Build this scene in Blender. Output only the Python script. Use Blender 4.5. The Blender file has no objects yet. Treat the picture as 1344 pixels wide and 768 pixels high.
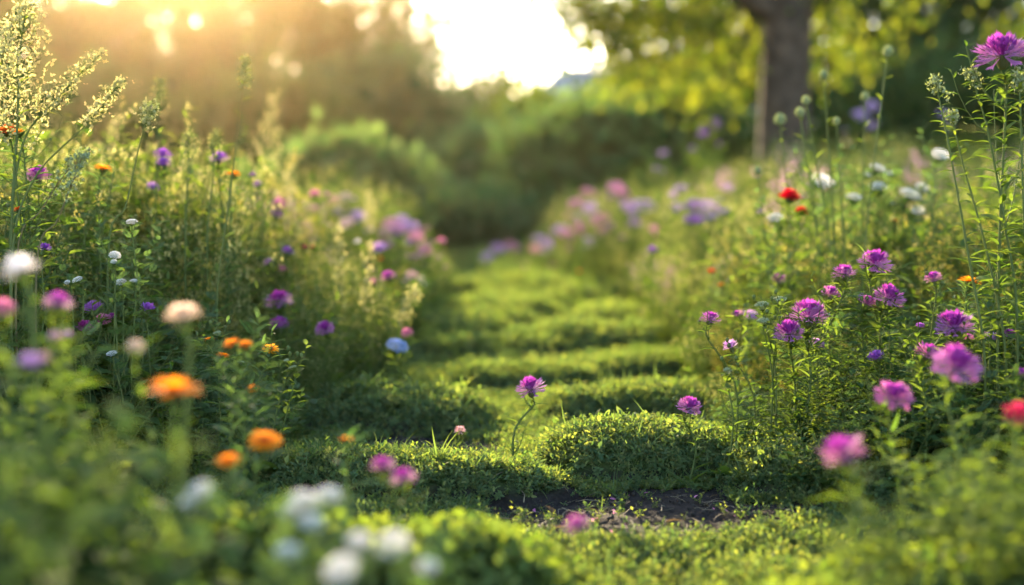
import bpy, math, random
import numpy as np
from mathutils import Vector, Matrix

# ------------------------------------------------------------------ camera, light, exposure
scn = bpy.context.scene
COL = scn.collection
CAM_H, PITCH, FPX = 0.48, math.radians(2.9), 1344 * 50 / 36
FOCUS = 2.55
cam = bpy.data.cameras.new('camera')
cam.lens = 50; cam.sensor_width = 36; cam.clip_start = 0.02; cam.clip_end = 2000
cam.dof.use_dof = True; cam.dof.focus_distance = FOCUS; cam.dof.aperture_fstop = 1.7
camo = bpy.data.objects.new('camera', cam); COL.objects.link(camo)
camo.location = (0, 0, CAM_H); camo.rotation_euler = (math.pi / 2 - PITCH, 0, 0)
scn.camera = camo

SUN_EL, SUN_AZ = math.radians(14.5), math.radians(-13.5)      # azimuth measured from +Y towards +X
world = bpy.data.worlds.new('World'); scn.world = world; world.use_nodes = True
nt = world.node_tree; nt.nodes.clear()
sky = nt.nodes.new('ShaderNodeTexSky'); sky.sky_type = 'NISHITA'; sky.sun_disc = False
sky.sun_elevation = SUN_EL; sky.sun_rotation = SUN_AZ
sky.air_density = 1.0; sky.dust_density = 1.0; sky.ozone_density = 1.0
bg = nt.nodes.new('ShaderNodeBackground'); bg.inputs['Strength'].default_value = 0.112
wo = nt.nodes.new('ShaderNodeOutputWorld')
nt.links.new(sky.outputs[0], bg.inputs[0]); nt.links.new(bg.outputs[0], wo.inputs[0])
sun = bpy.data.lights.new('sun', 'SUN'); sun.energy = 5.0; sun.angle = math.radians(0.6); sun.color = (1.0, 0.79, 0.50)
suno = bpy.data.objects.new('sun', sun); COL.objects.link(suno)
sd = Vector((math.sin(SUN_AZ) * math.cos(SUN_EL), math.cos(SUN_AZ) * math.cos(SUN_EL), math.sin(SUN_EL)))
suno.rotation_euler = sd.to_track_quat('Z', 'Y').to_euler(); suno.location = sd * 50
scn.view_settings.view_transform = 'Standard'; scn.view_settings.look = 'None'
scn.view_settings.exposure = 2.95; scn.view_settings.gamma = 1.0
scn.render.engine = 'CYCLES'
cy = scn.cycles
cy.max_bounces = 6; cy.diffuse_bounces = 3; cy.glossy_bounces = 2; cy.transmission_bounces = 3
cy.volume_bounces = 0; cy.transparent_max_bounces = 4
cy.use_denoising = True; cy.use_adaptive_sampling = True; cy.adaptive_threshold = 0.02
cy.sample_clamp_indirect = 6; cy.caustics_reflective = False; cy.caustics_refractive = False

RG = random.Random(7)
NR = np.random.default_rng(11)
FW = np.array([0, math.cos(PITCH), -math.sin(PITCH)]); UPV = np.array([0, math.sin(PITCH), math.cos(PITCH)])
def P(px, py, D):
    return np.array([0, 0, CAM_H]) + D * (FW + np.array([1., 0, 0]) * (px - 672) / FPX + UPV * (384 - py) / FPX)

# ------------------------------------------------------------------ terrain heights
def sm(t): t = np.clip(t, 0, 1); return t * t * (3 - 2 * t)
_w = [(NR.uniform(.6, 1.4), NR.uniform(0, 6.28), NR.uniform(0, 6.28)) for _ in range(24)]
def wob(x, y, f, k=0):
    s = 0
    for i in range(6):
        a, b, c = _w[(k + i) % 24]
        an = c + i * 1.1
        s = s + np.sin((x * math.cos(an) + y * math.sin(an)) * f * a * (1 + .35 * i) + b) / (1 + .4 * i)
    return s / 2.6
def xl(D): return np.interp(D, [0, 2, 2.6, 4, 8, 11, 15, 30], [-.30, -.36, -.42, -.32, -.34, -.42, -.75, -1.2])
def xr(D): return np.interp(D, [0, 2, 2.35, 2.6, 4, 8, 9.6, 11, 15, 30], [.58, .52, .42, .37, .46, .58, .58, .20, .12, 1.2])
def bank(x, y):
    l = sm((xl(y) - x) / 2.4); r = sm((x - xr(y)) / 2.6)
    far = sm((y - 4) / 8)
    z = l * (.12 + .15 * far) + r * (.16 + .36 * far)
    return z + .012 * wob(x, y, 2.2)
# cushions of the ground cover: x0, x1, front distance, depth, height
MOUNDS = [(-.50, .16, 2.40, .36, .075), (.04, .46, 2.56, .62, .125), (.36, .85, 2.30, .7, .10),
          (-.62, -.02, 3.14, .52, .12), (.02, .66, 3.30, .55, .095), (-.24, .30, 3.98, .62, .11), (-.7, -.2, 3.8, .9, .07),
          (.18, .70, 4.25, .75, .12), (-.50, -.02, 4.75, .7, .09), (-.1, .50, 4.95, .7, .08), (-.55, .22, 5.85, .95, .12),
          (.05, .75, 5.75, .9, .09), (.1, .85, 6.9, .9, .09), (-.55, .45, 7.6, 1.1, .09), (-.2, .9, 8.7, 1.2, .085),
          (-.6, .6, 10.0, 1.4, .10), (-.1, 1.05, 11.6, 1.6, .09), (-.8, .8, 13.6, 2.0, .11), (-.2, 1.3, 16.4, 2.4, .11)]
FORE = [(-.44, .09, 1.50, .46, .165), (-.02, .42, 1.22, .48, .115), (.34, .80, 1.32, .58, .12), (-.8, -.35, 1.2, .8, .15)]
_r = random.Random(5); MOUNDS = MOUNDS[:10]
for _i in range(34):
    _d = 4.9 + 12 * (_i / 34) ** 1.35 + _r.uniform(-.25, .25); _c = _r.uniform(-.35, .65) - .035 * max(0, _d - 9); _hw = _r.uniform(.14, .36) * (1 + .04 * _d)
    MOUNDS.append((_c - _hw, _c + _hw, _d, _r.uniform(.45, .9) * (1 + .05 * _d), _r.uniform(.09, .17)))
_sk = [_r.uniform(-.45, .45) for _ in range(64)]
def mounds(x, y, L=MOUNDS):
    h = np.zeros_like(x)
    for i, (a, b, d, dep, hh) in enumerate(L):
        sc = max(.6, d / 3)
        xc, w = (a + b) / 2, (b - a) / 2
        yy = y - _sk[i] * (x - xc) * (i > 6) + .075 * sc * wob(x, y, 6 / sc, i) + .02 * wob(x, y, 26 / sc, i + 3)
        u = np.abs((x + .03 * wob(x, y, 9 / sc, i + 5) - xc) / w)
        lat = sm((1.12 - u) / .62)
        fr = np.clip((yy - d - .16 * sc * (1 - lat)) / (.15 * sc ** .5), 0, 1)
        fr = np.sqrt(np.clip(1 - (1 - fr) ** 2, 0, 1))
        bk = sm((d + dep - yy) / (.75 * dep))
        h = np.maximum(h, hh * (.82 if d < 3.6 else .62) * lat * fr * bk * (1 + .16 * wob(x, y, 11 / sc, i + 9)))
    return h
def soil_mask(x, y):
    a = ((x - .205) / .25) ** 2 + ((y - 2.30 + .14 * (x - .2)) / .19) ** 2
    b = ((x + .165) / .15) ** 2 + ((y - 2.98) / .15) ** 2
    n = 1 + .5 * wob(x, y, 16, 4) + .25 * wob(x, y, 45, 9)
    return (a < n) | (b < n)
def gz(x, y):
    x = np.asarray(x, float); y = np.asarray(y, float)
    return bank(x, y) + .012 * wob(x, y, 9, 7) + .72 * np.maximum(mounds(x, y), mounds(x, y, FORE))
def g1(x, y): return float(gz(np.array([x]), np.array([y]))[0])

# ------------------------------------------------------------------ mesh helpers
class MB:
    def __init__(s): s.v = []; s.f = []; s.n = 0; s.m = []
    def add(s, v, faces, mi=0):
        v = np.asarray(v, float).reshape(-1, 3); s.v.append(v)
        for fa in faces:                                    # fa: (k, nverts) int array
            s.f.append(np.asarray(fa, int) + s.n); s.m.append(np.full(len(fa), mi))
        s.n += len(v)
    def batch(s, tpl, M, mi=0):                             # template (verts, faces) placed by N 4x4 matrices
        tv, tf = tpl; N = len(M)
        if not N: return
        v = np.einsum('nij,kj->nki', M[:, :3, :3], tv) + M[:, None, :3, 3]
        off = (np.arange(N) * len(tv))[:, None, None]
        s.add(v.reshape(-1, 3), [(np.asarray(fa)[None] + off).reshape(-1, np.asarray(fa).shape[1]) for fa in tf], mi)
    def tube(s, pts, r0, r1=None, sides=5, mi=0):
        pts = np.asarray(pts, float); n = len(pts)
        rad = np.linspace(r0, r0 if r1 is None else r1, n) if np.isscalar(r0) else np.asarray(r0)
        t = np.gradient(pts, axis=0); t /= np.linalg.norm(t, axis=1)[:, None] + 1e-9
        ref = np.array([1., 0, 0]) if abs(t[0, 0]) < .8 else np.array([0, 1., 0])
        a = np.cross(t, ref); a /= np.linalg.norm(a, axis=1)[:, None] + 1e-9; b = np.cross(t, a)
        th = np.arange(sides) * 2 * math.pi / sides
        v = pts[:, None] + rad[:, None, None] * (np.cos(th)[None, :, None] * a[:, None] + np.sin(th)[None, :, None] * b[:, None])
        i = np.arange(n - 1)[:, None] * sides; j = np.arange(sides)[None]; k = (j + 1) % sides
        q = np.stack([i + j, i + k, i + sides + k, i + sides + j], -1).reshape(-1, 4)
        s.add(v.reshape(-1, 3), [q], mi)
        s.add(v[-1], [np.arange(sides)[None]], mi)
    def mesh(s, name, mats, smooth=True):
        me = bpy.data.meshes.new(name)
        v = np.concatenate(s.v); me.vertices.add(len(v)); me.vertices.foreach_set('co', v.ravel())
        tot = np.concatenate([np.full(len(f), f.shape[1]) for f in s.f]); lp = np.concatenate([f.ravel() for f in s.f])
        me.loops.add(len(lp)); me.loops.foreach_set('vertex_index', lp.astype(np.int32))
        me.polygons.add(len(tot)); st = np.concatenate([[0], np.cumsum(tot)[:-1]])
        me.polygons.foreach_set('loop_start', st.astype(np.int32)); me.polygons.foreach_set('loop_total', tot.astype(np.int32))
        me.polygons.foreach_set('material_index', np.concatenate(s.m).astype(np.int32))
        me.polygons.foreach_set('use_smooth', np.full(len(tot), smooth))
        me.update(calc_edges=True)
        for m in (mats if isinstance(mats, (list, tuple)) else [mats]): me.materials.append(m)
        return me
def link(name, me, parent=None):
    o = bpy.data.objects.new(name, me); COL.objects.link(o)
    if parent is not None: o.parent = parent
    return o
def tag(o, label=None, cat=None, group=None, kind=None):
    if label: o['label'] = label
    if cat: o['category'] = cat
    if group: o['group'] = group
    if kind: o['kind'] = kind
    return o
def empty(name, loc, label, cat, group=None):
    o = bpy.data.objects.new(name, None); COL.objects.link(o); o.location = loc; o.empty_display_size = .05
    return tag(o, label, cat, group)
def nrm(a): return a / (np.linalg.norm(a, axis=-1, keepdims=True) + 1e-9)
def frames(p, d, up, s):                                    # leaf axis = local +Y, leaf face = local +Z
    p = np.asarray(p, float).reshape(-1, 3); N = len(p)
    d = nrm(np.broadcast_to(np.asarray(d, float), (N, 3))); up = np.broadcast_to(np.asarray(up, float), (N, 3))
    x = np.cross(d, up); bad = np.linalg.norm(x, axis=1) < 1e-4
    x[bad] = np.cross(d[bad], [1., .2, 0]); x = nrm(x); z = np.cross(x, d)
    s = np.broadcast_to(np.asarray(s, float), (N,))
    M = np.zeros((N, 4, 4)); M[:, :3, 0] = x * s[:, None]; M[:, :3, 1] = d * s[:, None]; M[:, :3, 2] = z * s[:, None]
    M[:, :3, 3] = p; M[:, 3, 3] = 1
    return M
def leaf_tpl(w=.3, n=4, curl=.25, fold=.25, wide=.4, tip=1.0):
    ts = np.linspace(0, 1, n + 1); v = []; q = []; t3 = []
    for t in ts:
        hw = w * .5 * (math.sin(math.pi * min(1, t ** (math.log(.5) / math.log(wide)))) ** .8 if 0 < t < 1 else 0)
        z = -curl * t * t
        v += [(-hw, t, z + fold * hw), (0, t, z), (hw, t, z + fold * hw)]
    v = np.array(v)
    for i in range(n):
        a = i * 3
        if i == 0: t3 += [(a + 1, a + 4, a + 3), (a + 1, a + 5, a + 4)]
        elif i == n - 1: t3 += [(a, a + 1, a + 4), (a + 1, a + 2, a + 4)]
        else: q += [(a, a + 1, a + 4, a + 3), (a + 1, a + 2, a + 5, a + 4)]
    return v, ([np.array(t3)] + ([np.array(q)] if q else []))
def merge(parts):
    m = MB()
    for tpl, M in parts: m.batch(tpl, M)
    return np.concatenate(m.v), m.f
LANCE = leaf_tpl(.20, 5, .35, .35); OVATE = leaf_tpl(.5, 4, .3, .3); ROUND = leaf_tpl(.78, 4, .25, .3, .5)
WIDE = leaf_tpl(.30, 4, .3, .35); LINEAR = leaf_tpl(.075, 3, .3, .3); TINY = leaf_tpl(.5, 2, .15, .4); BLADE = leaf_tpl(.045, 5, .5, .3, .25)
def pinnate(n=7, w=.09, L=.36):
    ps, ds, ss = [(0, 0, 0)], [(0, 1, 0)], [1.0]
    for i in range(n):
        t = .15 + .8 * i / n; l = L * math.sin(math.pi * (.25 + .65 * t)) * 1.1
        for sg in (-1, 1): ps.append((0, t, -.2 * t * t)); ds.append((sg * .9, .65, .12)); ss.append(l)
    lt = leaf_tpl(.26, 2, .2, .3)
    return merge([(leaf_tpl(.03, 3, .2, .3), frames(ps[:1], ds[:1], (0, 0, 1), ss[:1])), (lt, frames(ps[1:], np.array(ds[1:]), (0, 0, 1), np.array(ss[1:])))])
PINN = pinnate()
def sphere_tpl(nu=6, nv=4):
    v = [(0, 0, -.5)]
    for i in range(1, nv):
        a = math.pi * i / nv - math.pi / 2
        for j in range(nu): v.append((.5 * math.cos(a) * math.cos(j * 2 * math.pi / nu), .5 * math.cos(a) * math.sin(j * 2 * math.pi / nu), .5 * math.sin(a)))
    v.append((0, 0, .5)); q, t = [], []
    for j in range(nu):
        k = (j + 1) % nu; t.append((0, 1 + k, 1 + j)); e = 1 + (nv - 2) * nu; t.append((len(v) - 1, e + j, e + k))
        for i in range(nv - 2): q.append((1 + i * nu + j, 1 + i * nu + k, 1 + (i + 1) * nu + k, 1 + (i + 1) * nu + j))
    return np.array(v), [np.array(t), np.array(q)]
BALL = sphere_tpl(); BALL8 = sphere_tpl(9, 7)
def tmat(p, s, sz=None):
    p = np.asarray(p, float).reshape(-1, 3); M = np.zeros((len(p), 4, 4)); s = np.broadcast_to(s, (len(p),))
    M[:, 0, 0] = M[:, 1, 1] = s; M[:, 2, 2] = s if sz is None else sz; M[:, :3, 3] = p; M[:, 3, 3] = 1
    return M
def bez(a, b, c, n=10):
    t = np.linspace(0, 1, n)[:, None]; return (1 - t) ** 2 * a + 2 * t * (1 - t) * b + t * t * c
def smooth_path(pts, n=16):
    pts = np.asarray(pts, float)
    if len(pts) == 2: return np.linspace(pts[0], pts[1], n)
    q = np.concatenate([[2 * pts[0] - pts[1]], pts, [2 * pts[-1] - pts[-2]]]); out = []
    seg = len(pts) - 1
    for u in np.linspace(0, seg, n):
        i = min(int(u), seg - 1); t = u - i; a, b, c, d = q[i:i + 4]
        out.append(.5 * (2 * b + (c - a) * t + (2 * a - 5 * b + 4 * c - d) * t * t + (3 * b - a - 3 * c + d) * t ** 3))
    return np.array(out)

# ------------------------------------------------------------------ materials
def mat(name):
    m = bpy.data.materials.new(name); m.use_nodes = True; m.node_tree.nodes.clear(); return m, m.node_tree
def leafy(name, c1, c2, tr=(1.72, 1.7, .58), mixf=.5, rough=.65, spec=.05, noise=0, vary=.5):
    m, t = mat(name); N, L = t.nodes.new, t.links.new
    ge = N('ShaderNodeNewGeometry'); oi = N('ShaderNodeObjectInfo')
    mx = N('ShaderNodeMix'); mx.data_type = 'RGBA'
    mx.inputs[6].default_value = (*c1, 1); mx.inputs[7].default_value = (*c2, 1)
    ad = N('ShaderNodeMath'); ad.operation = 'MULTIPLY_ADD'; ad.inputs[1].default_value = vary
    ml = N('ShaderNodeMath'); ml.operation = 'MULTIPLY'; ml.inputs[1].default_value = 1 - vary
    L(oi.outputs['Random'], ad.inputs[0]); L(ge.outputs['Random Per Island'], ml.inputs[0]); L(ml.outputs[0], ad.inputs[2])
    L(ad.outputs[0], mx.inputs[0])
    pr = N('ShaderNodeBsdfDiffuse'); L(mx.outputs[2], pr.inputs['Color'])
    tc = N('ShaderNodeMix'); tc.data_type = 'RGBA'; tc.blend_type = 'MULTIPLY'; tc.inputs[0].default_value = 1
    L(mx.outputs[2], tc.inputs[6]); tc.inputs[7].default_value = (*tr, 1)
    tl = N('ShaderNodeBsdfTranslucent'); L(tc.outputs[2], tl.inputs[0])
    ms = N('ShaderNodeMixShader'); ms.inputs[0].default_value = mixf
    L(pr.outputs[0], ms.inputs[1]); L(tl.outputs[0], ms.inputs[2])
    gl = N('ShaderNodeBsdfGlossy'); gl.inputs['Roughness'].default_value = rough; gl.inputs['Color'].default_value = (1, 1, 1, 1)
    m2 = N('ShaderNodeMixShader'); m2.inputs[0].default_value = spec * .2
    L(ms.outputs[0], m2.inputs[1]); L(gl.outputs[0], m2.inputs[2])
    o = N('ShaderNodeOutputMaterial'); L(m2.outputs[0], o.inputs[0])
    return m
def plain(name, c, rough=.7, c2=None, scale=20, bump=0, spec=.3):
    m, t = mat(name); N, L = t.nodes.new, t.links.new
    pr = N('ShaderNodeBsdfPrincipled'); pr.inputs['Roughness'].default_value = rough; pr.inputs['Base Color'].default_value = (*c, 1)
    pr.inputs['Specular IOR Level'].default_value = spec
    if c2:
        tc = N('ShaderNodeTexCoord'); nz = N('ShaderNodeTexNoise'); nz.inputs['Scale'].default_value = scale; nz.inputs['Detail'].default_value = 6
        L(tc.outputs['Object'], nz.inputs[0]); mx = N('ShaderNodeMix'); mx.data_type = 'RGBA'
        rp = N('ShaderNodeMapRange'); rp.inputs[1].default_value = .35; rp.inputs[2].default_value = .65; L(nz.outputs[0], rp.inputs[0]); L(rp.outputs[0], mx.inputs[0])
        mx.inputs[6].default_value = (*c, 1); mx.inputs[7].default_value = (*c2, 1); L(mx.outputs[2], pr.inputs['Base Color'])
        if bump:
            bp = N('ShaderNodeBump'); bp.inputs['Strength'].default_value = bump; bp.inputs['Distance'].default_value = .01
            L(nz.outputs[0], bp.inputs['Height']); L(bp.outputs[0], pr.inputs['Normal'])
    o = N('ShaderNodeOutputMaterial'); L(pr.outputs[0], o.inputs[0]); return m
M_HERB = leafy('herb_leaf', (.042, .085, .022), (.095, .13, .034))
M_FRESH = leafy('fresh_leaf', (.062, .112, .022), (.125, .155, .036), mixf=.48)
M_BLUE = leafy('grey_green_leaf', (.045, .085, .035), (.085, .12, .05), tr=(1.3, 1.5, .7))
M_DARK = leafy('dark_leaf', (.025, .058, .016), (.055, .09, .022), mixf=.34)
M_COVER = leafy('cover_leaf', (.062, .112, .034), (.185, .195, .07), mixf=.52, vary=.35, rough=.6)
M_COVER2 = leafy('cool_cover_leaf', (.045, .095, .036), (.115, .155, .06), mixf=.45, vary=.5)
M_MINT = leafy('broad_cover_leaf', (.052, .098, .022), (.13, .155, .036), mixf=.44)
M_STEM = leafy('green_stem', (.07, .105, .03), (.11, .13, .04), mixf=.2, rough=.55)
M_DRYSTEM = leafy('brown_stem', (.10, .085, .04), (.14, .115, .05), mixf=.15, rough=.7)
M_CALYX = leafy('calyx_scale', (.07, .095, .04), (.12, .12, .05), mixf=.15, rough=.6)
M_GREYBUD = leafy('grey_bud', (.17, .21, .11), (.27, .29, .16), mixf=.2, rough=.7)
M_TIP = leafy('cream_tip', (.34, .34, .14), (.52, .48, .25), tr=(1.2, 1.15, .7), mixf=.5)
M_PALEBUD = leafy('pale_bud', (.16, .18, .07), (.27, .27, .12), tr=(1.3, 1.3, .8), mixf=.4)
M_CREAM = leafy('cream_floret', (.34, .36, .17), (.56, .51, .29), tr=(1.2, 1.1, .7), mixf=.5, rough=.6)
M_YELFL = leafy('yellow_floret', (.42, .34, .06), (.55, .46, .14), tr=(1, .95, .6), mixf=.45, rough=.6)
def petal(n, a, b, mixf=.42): return leafy('petal_' + n, a, b, tr=(1.05, .95, 1.0), mixf=mixf, rough=.6, spec=.10, vary=.55)
PET = {'purple': petal('purple', (.38, .12, .37), (.54, .24, .50)), 'violet': petal('violet', (.27, .06, .44), (.42, .16, .56)),
       'magenta': petal('magenta', (.46, .13, .35), (.57, .25, .45)), 'inner': petal('inner', (.27, .025, .27), (.40, .06, .38)), 'pink': petal('pink', (.58, .16, .34), (.70, .30, .44)),
       'crimson': petal('crimson', (.38, .012, .06), (.50, .03, .10)), 'deep': petal('deep_magenta', (.20, .012, .14), (.34, .03, .22)),
       'palepink': petal('pale_pink', (.68, .40, .42), (.78, .52, .50)), 'lilac': petal('lilac', (.50, .27, .58), (.62, .38, .66)),
       'white': petal('white', (.80, .80, .78), (.88, .88, .86), .5), 'cream': petal('cream', (.68, .55, .42), (.76, .64, .5), .4),
       'orange': petal('orange', (.86, .27, .004), (.95, .38, .008), .5), 'gold': petal('gold', (.88, .40, .008), (.95, .5, .02), .5),
       'rust': petal('rust', (.62, .09, .01), (.76, .15, .015)), 'red': petal('red', (.58, .004, .014), (.72, .010, .03)),
       'blue': petal('blue', (.26, .38, .74), (.44, .55, .88)), 'darkblue': petal('dark_blue', (.16, .22, .55), (.28, .36, .7))}
M_BARK = plain('bark', (.032, .024, .018), .9, (.075, .055, .042), 9, .9, spec=.1)
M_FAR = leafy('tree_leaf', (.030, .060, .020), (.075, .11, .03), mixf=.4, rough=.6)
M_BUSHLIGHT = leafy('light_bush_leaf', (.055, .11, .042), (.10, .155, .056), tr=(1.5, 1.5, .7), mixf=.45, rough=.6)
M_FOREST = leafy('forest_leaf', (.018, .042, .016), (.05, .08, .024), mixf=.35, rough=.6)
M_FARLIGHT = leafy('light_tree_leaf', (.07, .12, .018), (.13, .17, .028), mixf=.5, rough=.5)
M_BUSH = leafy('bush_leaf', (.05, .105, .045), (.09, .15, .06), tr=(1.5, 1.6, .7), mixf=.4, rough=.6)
M_SLATE = plain('slate', (.14, .18, .26), .6, (.2, .24, .32), 6, .3)
M_WALL = plain('render_wall', (.42, .38, .32), .9, (.48, .44, .38), 4)
M_GLASS = plain('window_glass', (.03, .035, .04), .08, spec=.6)
M_FRAME = plain('painted_frame', (.6, .58, .54), .5)

# ground: soil that shows between the cushions
def soil_mat():
    m, t = mat('soil'); N, L = t.nodes.new, t.links.new
    tc = N('ShaderNodeTexCoord')
    def nz(s, d=8):
        n = N('ShaderNodeTexNoise'); n.inputs['Scale'].default_value = s; n.inputs['Detail'].default_value = d; L(tc.outputs['Object'], n.inputs[0]); return n
    a, b, c = nz(14), nz(120, 10), nz(.35)
    r = N('ShaderNodeValToRGB'); r.color_ramp.elements[0].position = .36; r.color_ramp.elements[1].position = .66
    r.color_ramp.elements[0].color = (.012, .010, .009, 1); r.color_ramp.elements[1].color = (.036, .030, .027, 1)
    ad = N('ShaderNodeMath'); ad.operation = 'MULTIPLY_ADD'; ad.inputs[1].default_value = .5
    hf = N('ShaderNodeMath'); hf.operation = 'MULTIPLY'; hf.inputs[1].default_value = .5
    L(b.outputs[0], ad.inputs[0]); L(a.outputs[0], hf.inputs[0]); L(hf.outputs[0], ad.inputs[2]); L(ad.outputs[0], r.inputs[0])
    pr = N('ShaderNodeBsdfPrincipled'); pr.inputs['Roughness'].default_value = 1; pr.inputs['Specular IOR Level'].default_value = .04
    at = N('ShaderNodeAttribute'); at.attribute_name = 'turf'
    gm = N('ShaderNodeMix'); gm.data_type = 'RGBA'; L(at.outputs['Fac'], gm.inputs[0]); L(r.outputs[0], gm.inputs[6])
    g2 = N('ShaderNodeMix'); g2.data_type = 'RGBA'; L(c.outputs[0], g2.inputs[0]); g2.inputs[6].default_value = (.035, .06, .014, 1); g2.inputs[7].default_value = (.07, .10, .022, 1)
    L(g2.outputs[2], gm.inputs[7]); L(gm.outputs[2], pr.inputs['Base Color'])
    bp = N('ShaderNodeBump'); bp.inputs['Strength'].default_value = .9; bp.inputs['Distance'].default_value = .006
    L(ad.outputs[0], bp.inputs['Height']); L(bp.outputs[0], pr.inputs['Normal'])
    o = N('ShaderNodeOutputMaterial'); L(pr.outputs[0], o.inputs[0]); return m
def ground():
    xs = np.concatenate([-np.geomspace(120, .95, 60), np.arange(-.9, .95, .012), np.geomspace(1.0, 120, 60)])
    ys = np.concatenate([np.linspace(-30, -.5, 8), np.arange(0, 2.0, .05), np.arange(2.0, 3.4, .010), np.arange(3.4, 12, .05), np.geomspace(12.1, 160, 60)])
    X, Y = np.meshgrid(xs, ys); Z = gz(X, Y)
    near = (np.abs(X) < 1.2) & (Y < 4)
    Z += near * (.004 * wob(X, Y, 55, 2) + .0025 * wob(X, Y, 150, 8) + NR.normal(0, .0009, X.shape))
    n, k = X.shape; i = np.arange(n - 1)[:, None] * k; j = np.arange(k - 1)[None]
    q = np.stack([i + j, i + j + 1, i + k + j + 1, i + k + j], -1).reshape(-1, 4)
    m = MB(); m.add(np.stack([X, Y, Z], -1).reshape(-1, 3), [q])
    me = m.mesh('ground', soil_mat()); a = me.attributes.new('turf', 'FLOAT', 'POINT')
    turf = np.maximum(sm((mounds(X, Y) - .02) / .04), np.maximum(sm((Y - 4.5) / 3), sm((np.abs(X) - .9) / .5))) * .85
    a.data.foreach_set('value', turf.ravel().astype(np.float32))
    tag(link('ground', me), kind='structure')
ground()

# ------------------------------------------------------------------ stuff scattered by geometry nodes
def scatter(name, pts, up, scl, protos, label, cat):
    N = len(pts); up = nrm(up); yaw = NR.uniform(0, 2 * math.pi, N)
    x = np.stack([np.cos(yaw), np.sin(yaw), np.zeros(N)], -1); x = nrm(x - (x * up).sum(1, keepdims=True) * up); y = np.cross(up, x)
    e = np.stack([np.arctan2(y[:, 2], up[:, 2]), np.arcsin(np.clip(-x[:, 2], -1, 1)), np.arctan2(x[:, 1], x[:, 0])], -1)
    me = bpy.data.meshes.new(name); me.vertices.add(N); me.vertices.foreach_set('co', np.asarray(pts).ravel())
    for nm, ty, dat, key in (('rot', 'FLOAT_VECTOR', e, 'vector'), ('scl', 'FLOAT', scl, 'value'), ('idx', 'INT', NR.integers(0, len(protos), N), 'value')):
        a = me.attributes.new(nm, ty, 'POINT'); a.data.foreach_set(key, np.asarray(dat, np.int32 if ty == 'INT' else np.float32).ravel())
    o = tag(link(name, me), label, cat, kind='stuff')
    pc = bpy.data.collections.new(name + '_sprigs')
    for i, pm in enumerate(protos): pc.objects.link(bpy.data.objects.new('%s_sprig' % name, pm))
    ng = bpy.data.node_groups.new(name, 'GeometryNodeTree')
    ng.interface.new_socket('Geometry', in_out='INPUT', socket_type='NodeSocketGeometry'); ng.interface.new_socket('Geometry', in_out='OUTPUT', socket_type='NodeSocketGeometry')
    A = ng.nodes.new; gi, go = A('NodeGroupInput'), A('NodeGroupOutput'); ci = A('GeometryNodeCollectionInfo')
    ci.inputs[0].default_value = pc; ci.inputs[1].default_value = True; ci.inputs[2].default_value = True
    ip = A('GeometryNodeInstanceOnPoints'); ip.inputs['Pick Instance'].default_value = True
    def na(nm, ty):
        n = A('GeometryNodeInputNamedAttribute'); n.data_type = ty; n.inputs[0].default_value = nm; return n
    er = A('FunctionNodeEulerToRotation'); L = ng.links.new
    L(gi.outputs[0], ip.inputs['Points']); L(ci.outputs[0], ip.inputs['Instance']); L(na('idx', 'INT').outputs[0], ip.inputs['Instance Index'])
    L(na('rot', 'FLOAT_VECTOR').outputs[0], er.inputs[0]); L(er.outputs[0], ip.inputs['Rotation']); L(na('scl', 'FLOAT').outputs[0], ip.inputs['Scale'])
    L(ip.outputs[0], go.inputs[0])
    o.modifiers.new('scatter', 'NODES').node_group = ng
    return o
def sprig(leaf, n, h, ls, mt, stems=3):
    m = MB(); p, d, s = [], [], []
    for k in range(stems):
        a = RG.uniform(0, 6.28); sp = RG.uniform(.2, .75)
        e = np.array([math.cos(a) * sp, math.sin(a) * sp, 1]) * h * RG.uniform(.7, 1.1); e[2] *= .8
        c = bez(np.zeros(3), np.array([0, 0, h * .4]), e, 5); m.tube(c, ls * .06, ls * .03, 3)
        for i in range(n):
            t = .25 + .75 * i / max(1, n - 1); q = c[min(4, int(t * 4.01))] + NR.normal(0, h * .05, 3)
            b = i * 2.4 + a; el = .25 + .9 * t ** 3
            p.append(q); d.append((math.cos(b), math.sin(b), el * RG.uniform(.5, 1.9))); s.append(ls * RG.uniform(.6, 1.15))
    m.batch(leaf, frames(p, np.array(d), NR.normal(0, .25, (len(p), 3)) + [0, 0, 1], np.array(s)))
    return m.mesh('sprig', mt)
def blade_sprig():
    m = MB(); n = 6; a = NR.uniform(0, 6.28, n); d = np.stack([np.cos(a) * .5, np.sin(a) * .5, NR.uniform(.7, 1.8, n)], -1)
    m.batch(BLADE, frames(np.zeros((n, 3)), d, -d * [1, 1, 0] + [0, 0, .3], NR.uniform(.02, .045, n))); return m.mesh('sprig', M_COVER2)
def cover_points(x0, x1, y0, y1, n, L, hmin=-1, soil=True):
    x = NR.uniform(x0, x1, n); y = NR.uniform(y0, y1, n); h = mounds(x, y, L)
    k = h > hmin
    if soil: k &= ~(soil_mask(x, y) & (h < .03) & (NR.random(n) < .965))
    return x[k], y[k]
def normals(x, y, e=.012):
    return np.stack([-(gz(x + e, y) - gz(x - e, y)) / (2 * e), -(gz(x, y + e) - gz(x, y - e)) / (2 * e), np.ones_like(x)], -1)
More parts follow.
